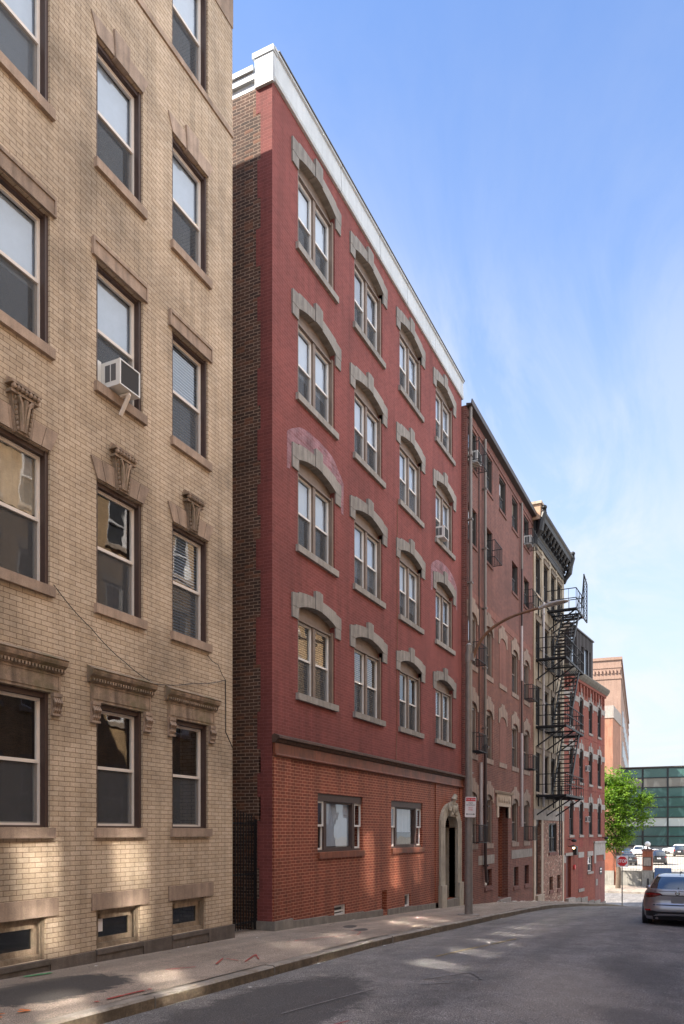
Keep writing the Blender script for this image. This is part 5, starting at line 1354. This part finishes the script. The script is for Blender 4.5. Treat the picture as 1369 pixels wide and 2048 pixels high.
        panel('diffuser', [(-.84, .30, .46), (-.60, .31, .455), (-.5, .355, .43), (0, .36, .43), (.5, .355, .43), (.60, .31, .455), (.84, .30, .46)], 'black_trim', .008)
        panel('chrome_strip', [(-.55, .333, .350), (-.45, .358, .376), (0, .362, .38), (.45, .358, .376), (.55, .333, .350)], 'chrome', .012)
        panel('lower_valance', [(-.80, .215, .30), (0, .215, .33), (.80, .215, .30)], 'black_trim', .007)
        e = MB()
        yy = yS(0, .915) - .008
        for i in range(24):
            a0, a1 = 2 * math.pi * i / 24, 2 * math.pi * (i + 1) / 24
            e.face([(.056 * math.cos(a0), yy, .915 + .056 * math.sin(a0)), (.056 * math.cos(a1), yy, .915 + .056 * math.sin(a1)), (.045 * math.cos(a1), yy - .004, .915 + .045 * math.sin(a1)), (.045 * math.cos(a0), yy - .004, .915 + .045 * math.sin(a0))])
        for p, q in (((-.028, .945), (-.016, .885)), ((-.016, .885), (0, .915)), ((0, .915), (.016, .885)), ((.016, .885), (.028, .945)), ((-.012, .955), (0, .93)), ((0, .93), (.012, .955))):
            e.bar((p[0], yy - .004, p[1]), (q[0], yy - .004, q[1]), .006, .008)
        d = MB(); d.tube([(0, yy + .002, .915), (0, yy - .001, .915)], .047, 20)
        em = d.build('emblem', 'black_trim', r); e.build('ring', 'chrome', em)
        f = MB(); f.ext([(1.85, 1.43), (2.05, 1.43), (1.90, 1.50), (1.86, 1.50)], -.012, .012)
        f = MB(); f.face([(-.012, 1.75, 1.42), (.012, 1.75, 1.42), (.006, 1.78, 1.49), (-.006, 1.78, 1.49)]); f.face([(.012, 1.75, 1.42), (.012, 2.0, 1.43), (.006, 1.83, 1.49), (.006, 1.78, 1.49)]); f.face([(-.012, 2.0, 1.43), (-.012, 1.75, 1.42), (-.006, 1.78, 1.49), (-.006, 1.83, 1.49)]); f.build('antenna', 'black_trim', r)
        f = MB(); f.box(-.012, .012, .5, .53, 1.02, 1.06); f.build('brake_lamp', 'black_trim', r)
    else:
        for s in (-1, 1):
            t = [(s * .84, .85, 1.06), (s * .66, .87, 1.06)]
            panel('tail_light', t if s < 0 else list(reversed(t)), 'reflector_red', .01)
        panel('plate', [(-.2, .72, .86), (.2, .72, .86)], 'sign_white', .012)
        panel('bumper', [(-.85, .27, .5), (0, .27, .5), (.85, .27, .5)], 'black_trim', .012)
        for s in (-1, 1):
            f = MB(); f.tube([(s * .60, .75, 1.66), (s * .61, .9, 1.77), (s * .61, 2.4, 1.77), (s * .60, 2.6, 1.66)], .02, 6); f.build('roof_rail', 'black_trim', r)
    f = MB(); w = lerp(wT, .95)
    for s in (-1, 1): f = MB(); f.ell((s * (w + .05), 3.0, 1.0), (.10, .06, .065), n=10, k=6); f.build('mirror', 'black_trim' if not fine else paintm, r, smooth=True)
    return r
sl = math.atan((zf(26) - zf(22)) / 4)
c = make_car((-.94, 22.25, zf(22.6) - .165 + ZO), 0, 'car_silver', 'grey sedan seen from behind, parked at the right kerb', fine=True)
c.rotation_euler = (sl, 0, 0)
c = make_car((-.85, 37.2, zf(38) - .16 + ZO), 0, 'car_white', 'white car with black roof rails parked ahead of the grey sedan', 'suv', fine=True)
c.rotation_euler = (math.atan((zf(41) - zf(37)) / 4), 0, 0)

# ------------------------------------------------------------------ beyond the cross street
ZL = -4.0
mb = MB(); mb.box(-9.22, -6.70, 82.0, 82.3, -5.6 + ZO, -3.94 + ZO); mb.box(-9.22, -6.70, 81.96, 82.34, -3.94 + ZO, -3.86 + ZO)
tag(mb.build('retaining_wall', 'concrete'), 'grey concrete wall under the iron railings across the street', 'wall')
mb = MB(); mb.box(-5.58, 14, 82.0, 82.3, -5.6 + ZO, -3.94 + ZO)
tag(mb.build('retaining_wall', 'concrete'), 'concrete wall running behind the white car, right of the plaque pillar', 'wall')
def fence(x0, x1, zt, label):
    r = empty('iron_fence', (x0, 82.15, -3.86 + ZO), 0, label, 'fence')
    mb = MB(); h = zt + 3.86
    mb.box(0, x1 - x0, -.02, .02, .12, .16); mb.box(0, x1 - x0, -.02, .02, h - .25, h - .21); mb.build('rail', 'black_iron', r)
    mb = MB(); n = int((x1 - x0) / .14)
    for k in range(n + 1): mb.bar(((x1 - x0) * k / n, 0, .0), ((x1 - x0) * k / n, 0, h), .022)
    mb.build('bars', 'black_iron', r)
fence(-8.75, -6.72, -2.0, 'black iron railings on the grey concrete wall left of the plaque pillar')
fence(-5.58, 12, -2.2, 'black iron railings before the parked cars, right of the plaque pillar')
p = empty('brick_pillar', (-6.14, 82.15, -5.3 + ZO), 0, 'brick gate pillar with a white plaque and concrete foot', 'pillar')
mb = MB(); mb.box(-.46, .46, -.42, .42, 1.5, 3.35); mb.build('shaft', 'red_lower', p)
mb = MB(); mb.box(-.50, .50, -.46, .46, -.2, 1.5); mb.build('foot', 'concrete', p)
mb = MB(); mb.box(-.54, .54, -.5, .5, 3.35, 3.5); mb.box(-.40, .40, -.36, .36, 3.5, 3.58); mb.build('cap', 'brown_brick', p)
mb = MB(); mb.box(-.33, .33, -.46, -.43, 1.95, 2.75); pq = mb.build('plaque', 'pale_band', p); mb = MB(); mb.box(-.38, .38, -.45, -.425, 1.9, 2.8); mb.build('plaque_frame', 'black_iron', pq)
g = empty('globe_lamp', (-6.14, 82.15, -1.72 + ZO), 0, 'white globe lamp standing on the plaque pillar', 'lamp')
mb = MB(); mb.tube([(0, 0, 0), (0, 0, .22)], [.09, .05], 10); mb.build('stem', 'black_iron', g)
mb = MB(); mb.ell((0, 0, .46), (.27, .27, .27), n=20, k=12); mb.build('globe', 'globe', g, smooth=True)
p = empty('brick_pillar', (-8.98, 82.1, -5.3 + ZO), 0, 'brick pillar with a white cap behind the stop sign', 'pillar')
mb = MB(); mb.box(-.24, .24, -.24, .24, -.2, 3.6); mb.build('shaft', 'red_lower', p)
mb = MB(); mb.box(-.3, .3, -.3, .3, 3.6, 3.72); mb.ext([(-.26, 3.72), (.26, 3.72), (.1, 3.84), (-.1, 3.84)], -.26, .26); mb.build('cap', 'globe', p)
w = empty('boundary_wall', (-30, 81.8, -5.3 + ZO), 0, 'red brick garden wall on a concrete foot under the tree', 'wall')
mb = MB(); mb.box(0, 20.75, 0, .3, 1.4, 3.7); mb.build('brickwork', 'red_lower', w); mb = MB(); mb.box(0, 20.77, -.06, .36, -.2, 1.4); mb.build('foot', 'concrete', w); mb = MB(); mb.box(0, 20.77, -.05, .35, 3.7, 3.8); mb.build('coping', 'concrete', w)
b = empty('bollard', (-6.0, 80.6, -5.33 + ZO), 0, 'black bollard in front of the plaque pillar', 'bollard')
mb = MB(); mb.tube([(0, 0, 0), (0, 0, .75), (0, 0, .82)], [.11, .10, .04], 12); mb.build('post', 'black_iron', b); mb = MB(); mb.tube([(0, 0, 0), (0, 0, .08)], [.16, .13], 12); mb.build('base', 'black_iron', b)
b = empty('hoarding', (-5.4, 80.4, -5.33 + ZO), 0, 'blue construction hoarding panel beside the plaque pillar', 'hoarding')
mb = MB(); mb.box(0, 1.5, 0, .05, .12, 1.85)
for k in range(2): mb.box(k * 1.42, k * 1.42 + .08, -.03, 0, .12, 1.85)
mb.build('panel', 'blue_paint', b)
mb = MB()
mb.box(-.1, 1.6, -.3, .3, 0, .12)
mb.build('foot', 'concrete', b)
mb = MB(); mb.face([(-60, 82.3, ZL + ZO), (60, 82.3, ZL + ZO), (60, 162, ZL + ZO), (-60, 162, ZL + ZO)]); tag(mb.build('parking_lot', 'lot'), kind='structure')
lot = [(-11.2, 131.5, 0, 'car_white', 'suv', 'white hatchback facing the railings left of the plaque pillar'), (-11.9, 121.5, .2, 'car_blue', 'sedan', 'blue car half hidden by the tree in the car park'),
       (-8.9, 141., 1.4, 'car_white', 'sedan', 'white car parked sideways right of the plaque pillar'), (-5.4, 134.3, 0, 'car_black', 'suv', 'black car farthest right in the car park'),
       (-6.2, 99.7, .1, 'car_black', 'suv', 'dark car nearest the railings, right of the plaque pillar'), (-9.1, 96.8, .3, 'car_black', 'sedan', 'small dark car seen through the railings below the stop sign'),
       (-4.2, 150., 1.5, 'car_white', 'suv', 'white van parked along the white wall under the glass front')]
for x, y, rz, pm, kd, lb in lot: make_car((x, y, ZL + ZO + .01), rz, pm, lb, kd, fine=False, group='cars in the parking lot')

GL = empty('glass_building', (-17.11, 160, ZL + ZO), 0, 'long green glass fronted building across the car park', 'building')
zr = [1.20, 3.06, 4.86, 6.61, 8.55, 10.42, 12.28, 14.12, 15.95]
gx0, gx1 = -18., 40.
rowmat = [0, 0, 1, 0, 0, 0, 2, 0]
mb = MB()
for i, m_ in enumerate(rowmat):
    x = -.1 - 4.4 * 4
    while x < gx1:
        a, b_ = x + .06, x + 4.34
        mb.face([(a, -.0 + .012 * random.uniform(-1, 1), zr[i]), (b_, .012 * random.uniform(-1, 1), zr[i]), (b_, .012 * random.uniform(-1, 1), zr[i + 1]), (a, .012 * random.uniform(-1, 1), zr[i + 1])], m_); x += 4.4
mb.build('glass_wall', ['teal', 'clear_band', 'dim_band'], GL)
mb = MB()
for z in zr: mb.box(gx0, gx1, -.12, .05, z - .09, z + .09)
mb.build('transom', 'mullion', GL)
for k in range(-4, 9):
    mb = MB(); x = -.1 + 4.4 * k; mb.box(x - .15, x + .15, -.14, .05, zr[0], zr[-1]); mb.build('mullion', 'mullion', GL)
mb = MB(); mb.box(gx0, gx1, .06, 18, zr[0] - .1, zr[-1] + .05); mb.box(gx0 - .1, gx1, -.3, 18, zr[-1] + .1, zr[-1] + .3); mb.build('core', 'zinc', GL)
mb = MB(); mb.box(gx0, gx1, .4, 18, -.2, zr[0] - .1); mb.build('base_wall', 'car_white' if False else 'white_metal', GL)

TW = empty('brick_tower', (-18.78, 179.4, -5 + ZO), 0, 'tall tan brick block lit by the sun, rising behind the tree', 'building')
ht = 42.6
def quadwall(mb, p, q, z0, z1): mb.face([(*p, z0), (*q, z0), (*q, z1), (*p, z1)])
P0, P1, P2, P3 = (-45., -4.), (0., 0.), (-8.9, 108.7), (-54., 105.)
mb = MB(); quadwall(mb, P0, P1, 0, ht); quadwall(mb, P1, P2, 0, ht); quadwall(mb, P2, P3, 0, ht); quadwall(mb, P3, P0, 0, ht); mb.face([(*p, ht) for p in (P0, P1, P2, P3)]); mb.build('wall', 'tower_brick', TW)
mb = MB()
for z, o, h in ((ht - .5, .25, .6), (ht - 2.2, .12, .35), (ht - 4.6, .15, .4)):
    for p, q in ((P0, P1), (P1, P2)):
        d = (Vector(q) - Vector(p)).normalized(); n_ = Vector((d.y, -d.x)) * o
        a, b_ = Vector(p) + n_, Vector(q) + n_ + d * o
        mb.face([(a.x, a.y, z), (b_.x, b_.y, z), (b_.x, b_.y, z + h), (a.x, a.y, z + h)]); mb.face([(p[0], p[1], z), (q[0], q[1], z), (b_.x, b_.y, z), (a.x, a.y, z)]); mb.face([(a.x, a.y, z + h), (b_.x, b_.y, z + h), (q[0], q[1], z + h), (p[0], p[1], z + h)])
for k in range(60):
    x = -.35 - k * .75; y = x * 4 / 45
    mb.box(x - .18, x + .18, y - .25, y + .02, ht - 3.4, ht - 2.6)
mb.build('corbel_band', 'tower_brick', TW)
mb = MB()
mb = MB()
for k in range(9):
    t = .1 + k * .1; x, y = P2[0] * t, P2[1] * t
    for z in (8, 15, 22, 29): MB().box(x - .05, x + .06, y, y + 2.2, z, z + 3.6).build('window', 'dark_glass', TW)
pass
AN = empty('brick_annex', (-16.8, 147.1, -5 + ZO), 0, 'orange brick wing with pale stone coping, lower than the tan tower behind it', 'building')
mb = MB(); mb.box(-26, 0, 0, 12.5, 0, 25.2); mb.build('wall', 'annex_brick', AN)
mb = MB(); mb.box(-26, .15, -.15, 12.6, 26.9 - 1.7, 27.4); mb.build('coping', 'grey_band', AN)
mb = MB()
for k in range(6):
    for z in (5, 10.5, 16): MB().box(-3.4 - k * 4, -1.8 - k * 4, -.02, .05, z, z + 3).build('window', 'dark_glass', AN)

# ------------------------------------------------------------------ street tree
TR = empty('street_tree', (-8.4, 77.6, -5.33 + ZO), 0, 'leafy bright green street tree standing before the brick garden wall', 'tree')
rnd = random.Random(5)
mb = MB(); mb.tube(smoothpts([(0, 0, -.1), (.05, 0, 1.6), (-.05, .05, 3.2), (.1, 0, 5.2), (0, .1, 8.2), (.05, 0, 10.2)], 4), [.26 - .21 * i / 21 for i in range(21)], 10)
clumps = [(0, 0, 9.9, 1.5), (1.3, -.2, 9.6, 1.35), (-1.3, .2, 9.8, 1.4), (.4, -.9, 8.6, 1.5), (2.1, .1, 8.0, 1.2), (-2.1, -.3, 8.0, 1.4), (.2, .9, 7.8, 1.5), (2.9, -.2, 8.4, .75), (1.2, -.9, 7.0, 1.2), (-1.2, -.8, 6.8, 1.4),
          (2.4, .2, 6.5, 1.0), (.2, -.5, 5.9, 1.2), (-2.4, .1, 6.0, 1.2), (1.3, .2, 5.4, .95), (-.9, -.4, 5.0, 1.1), (.3, -.2, 4.6, .8), (.8, .1, 4.0, .7), (1.6, -.1, 4.7, .6), (-.3, -.3, 3.9, .7)]
clumps = [(x - (.7 if x < 2 else .35), y, z, r * 1.08) for x, y, z, r in clumps]
for cx_, cy_, cz_, cr_ in clumps:
    z0 = max(2.4, cz_ - 2.2); mb.tube(smoothpts([(0, 0, z0), (cx_ * .4, cy_ * .4, z0 + (cz_ - z0) * .5), (cx_, cy_, cz_ + .2)], 4), [.09 - .075 * i / 8 for i in range(9)], 6)
mb.build('trunk', 'trunk', TR, smooth=True)
lf = MB()
for cx_, cy_, cz_, cr_ in clumps:
    twigs = []
    for q in range(int(70 * cr_ * cr_)):
        d = Vector((rnd.gauss(0, 1), rnd.gauss(0, 1), rnd.gauss(0, .8))).normalized(); rr = cr_ * (rnd.random() ** .45) * rnd.uniform(.75, 1.2)
        twigs.append(Vector((cx_, cy_, cz_)) + d * rr)
    for t in twigs:
        for q in range(9):
            c_ = t + Vector((rnd.gauss(0, .17), rnd.gauss(0, .17), rnd.gauss(0, .10)))
            s = rnd.uniform(.15, .27); yaw = rnd.uniform(0, 6.283); pit = rnd.gauss(-.35, .45)
            f_ = Vector((math.cos(yaw) * math.cos(pit), math.sin(yaw) * math.cos(pit), math.sin(pit))); sd = f_.cross(Vector((rnd.gauss(0, .35), rnd.gauss(0, .35), 1))).normalized() * s * .36
            lf.face([c_ - f_ * s * .5, c_ + sd, c_ + f_ * s * .6, c_ - sd])
lf.build('crown', 'leaf', TR)

# ------------------------------------------------------------------ house row across the street (seen mirrored in the panes)
OPP = Bld('apartment_building', 2.3, 38., 180., -3.2, 'tan brick apartment house opposite with white window frames, mirrored in the panes', 'building')
ox = [.25 + 1.8 * k for k in range(24)]; oz = [(.3, 2.0), (3.75, 5.45), (6.75, 8.45), (9.75, 11.45)]
holes = [(x, x + 1.0, a, a + 1.72) for x in ox for a, b in oz]
mb = MB(); mb.wall(0, 44, -4, 12.0, holes, .22); OPP.part('wall', mb, 'yellow_brick')
mb = MB(); mb.face([(0, 10, -4), (0, 0, -4), (0, 0, 12.0), (0, 10, 12.0)]); mb.face([(44, 0, -4), (44, 10, -4), (44, 10, 12.0), (44, 0, 12.0)]); OPP.part('side_wall', mb, 'tan_brick')
mb = MB(); mb.face([(0, 0, 12.0), (44, 0, 12.0), (44, 10, 12.0), (0, 10, 12.0)]); OPP.part('roof', mb, 'roof')
mb = MB(); mb.prof([(0, 11.7), (-.1, 11.75), (-.2, 11.95), (-.2, 12.1), (0, 12.15)], 0, 44); OPP.part('cornice', mb, 'white_metal')
mb = MB(); mb.face([(0, .9, -4), (44, .9, -4), (44, .9, 11.7), (0, .9, 11.7)]); OPP.part('dark_room_sheet', mb, 'interior')
WO = Win(1.0, 1.72, sash='sash_white', casing='sash_white', cw=.07, inset=.08, bar=.06, top=.07, lowscreen=False, glassm='mirror_pane')
SO = sill_mesh(1.0, .16, .08, .07, mat='cream_stone'); mb = MB(); mb.box(-.12, 1.12, -.04, .1, 1.73, 1.98); LO = mb.mesh('lintel', 'cream_stone')
WS = Win(1.0, 1.72, sash='sash_white', casing='sash_white', cw=.07, inset=.08, bar=.06, top=.07, lowscreen=False, glassm='screen')      # matte panes, added so that these windows mirror no sun
for k, x in enumerate(ox):
    for i, (a, b) in enumerate(oz):
        yp = 45.5 - x                                                    # where this window's mirrored sun meets the opposite wall
        dull = (i == 3 and (yp < 6.5 or 10 < yp < 17.5 or yp > 23)) or (i == 2 and k % 3 == 1) or (i == 1 and 42.3 - x < 10.1)
        (WS if dull else WO).place(OPP, x, a, ('shade', .5, 'blind') if random.random() < .5 else None); OPP.put('sill', SO, x, a); OPP.put('lintel', LO, x, a)

GUIDE = True
# ------------------------------------------------------------------ sky, sun, camera
EL, AZ = R(41), R(232)
world = bpy.data.worlds.new('World'); scene.world = world; world.use_nodes = True
nt = world.node_tree; bg = nt.nodes['Background']
sky = N(nt, 'ShaderNodeTexSky', sky_type='NISHITA', sun_disc=False, sun_elevation=EL, sun_rotation=AZ, altitude=0, air_density=1.0, dust_density=.6, ozone_density=2.)
tc = N(nt, 'ShaderNodeTexCoord')
sx = N(nt, 'ShaderNodeSeparateXYZ'); L(nt, tc.outputs['Generated'], sx.inputs[0])
za = N(nt, 'ShaderNodeMath', operation='MAXIMUM'); L(nt, sx.outputs['Z'], za.inputs[0]); za.inputs[1].default_value = .0
zb = N(nt, 'ShaderNodeMath', operation='ADD'); L(nt, za.outputs[0], zb.inputs[0]); zb.inputs[1].default_value = .12
dv = N(nt, 'ShaderNodeVectorMath', operation='DIVIDE'); L(nt, tc.outputs['Generated'], dv.inputs[0])
cb = N(nt, 'ShaderNodeCombineXYZ')
for i in range(3): L(nt, zb.outputs[0], cb.inputs[i])
L(nt, cb.outputs[0], dv.inputs[1])
mp = N(nt, 'ShaderNodeMapping'); mp.inputs['Scale'].default_value = (1.5, .62, 0.); mp.inputs['Rotation'].default_value = (0, 0, R(35)); mp.inputs['Location'].default_value = (.35, .2, 0); L(nt, dv.outputs[0], mp.inputs[0])
n1 = noise(nt, mp.outputs[0], 1.2, 9, .62, 1.6)
n1b = noise(nt, mp.outputs[0], .5, 3, .5, .3)
cm = N(nt, 'ShaderNodeMath', operation='MULTIPLY'); L(nt, ramp(nt, n1, [(.39, 0), (.57, 1.)]), cm.inputs[0]); L(nt, ramp(nt, n1b, [(.34, .1), (.56, 1.)]), cm.inputs[1])
cm2 = N(nt, 'ShaderNodeMath', operation='MULTIPLY'); L(nt, cm.outputs[0], cm2.inputs[0]); L(nt, ramp(nt, sx.outputs['Z'], [(.0, 1.), (.46, .9), (.6, .25), (.75, .04)]), cm2.inputs[1])
cloud = cm2.outputs[0]
hz_ = ramp(nt, sx.outputs['Z'], [(.0, 1.), (.16, .85), (.36, .48), (.58, .14), (.8, .0)])
blue = mixc(nt, sky.outputs[0], (.90, 1.09, 1.36), 1., 'MULTIPLY')
hazecol = mixc(nt, blue, (3.15, 3.38, 3.62), hz_)
fin = mixc(nt, hazecol, (3.45, 3.58, 3.72), cloud)
# added fill light: unseen sky brightened overhead and on the street's right hand side
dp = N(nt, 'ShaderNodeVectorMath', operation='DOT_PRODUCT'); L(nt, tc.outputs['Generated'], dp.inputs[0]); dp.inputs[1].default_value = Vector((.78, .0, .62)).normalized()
sky_fill = ramp(nt, dp.outputs['Value'], [(.45, 0), (.68, .8), (.92, 1.)])
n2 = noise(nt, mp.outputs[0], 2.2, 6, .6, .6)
sky_fill_col = mixc(nt, (6.2, 6.6, 7.3), (8.6, 8.8, 9.2), ramp(nt, n2, [(.3, 0), (.7, 1)]))
fin = mixc(nt, fin, sky_fill_col, sky_fill)
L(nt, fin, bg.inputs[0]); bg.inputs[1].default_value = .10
sun = bpy.data.lights.new('sun', 'SUN'); sun.energy = 5.0; sun.angle = R(.55); sun.color = (1, .91, .78)
so = bpy.data.objects.new('sun', sun); COL.objects.link(so)
d = Vector((-math.sin(AZ) * math.cos(EL), -math.cos(AZ) * math.cos(EL), -math.sin(EL)))
so.rotation_euler = d.to_track_quat('-Z', 'Y').to_euler(); so.location = (-30, -30, 60)

cam = bpy.data.cameras.new('camera'); co = bpy.data.objects.new('camera', cam); COL.objects.link(co)
co.location = (0, 0, ZO); co.rotation_euler = (R(90), 0, R(25.5))
cam.sensor_fit = 'HORIZONTAL'; cam.sensor_width = 36; cam.lens = 36 * 1575 / 1369; cam.clip_end = 3000; cam.clip_start = .05
# in a tall frame Blender measures the shift against the longer side
cam.shift_y = 639 / 1369
scene.camera = co
vs = scene.view_settings
vs.view_transform = 'Standard'; vs.look = 'None'; vs.exposure = 1.47; vs.gamma = 1
scene.cycles.use_denoising = True
scene.cycles.max_bounces = 8; scene.cycles.diffuse_bounces = 4; scene.cycles.glossy_bounces = 4; scene.cycles.transparent_max_bounces = 16
scene.cycles.caustics_reflective = True; scene.cycles.sample_clamp_indirect = 0; scene.cycles.blur_glossy = 0.; scene.cycles.use_guiding = GUIDE; scene.cycles.use_surface_guiding = True; scene.cycles.surface_guiding_probability = .7; scene.cycles.use_adaptive_sampling = False; scene.cycles.caustics_refractive = False
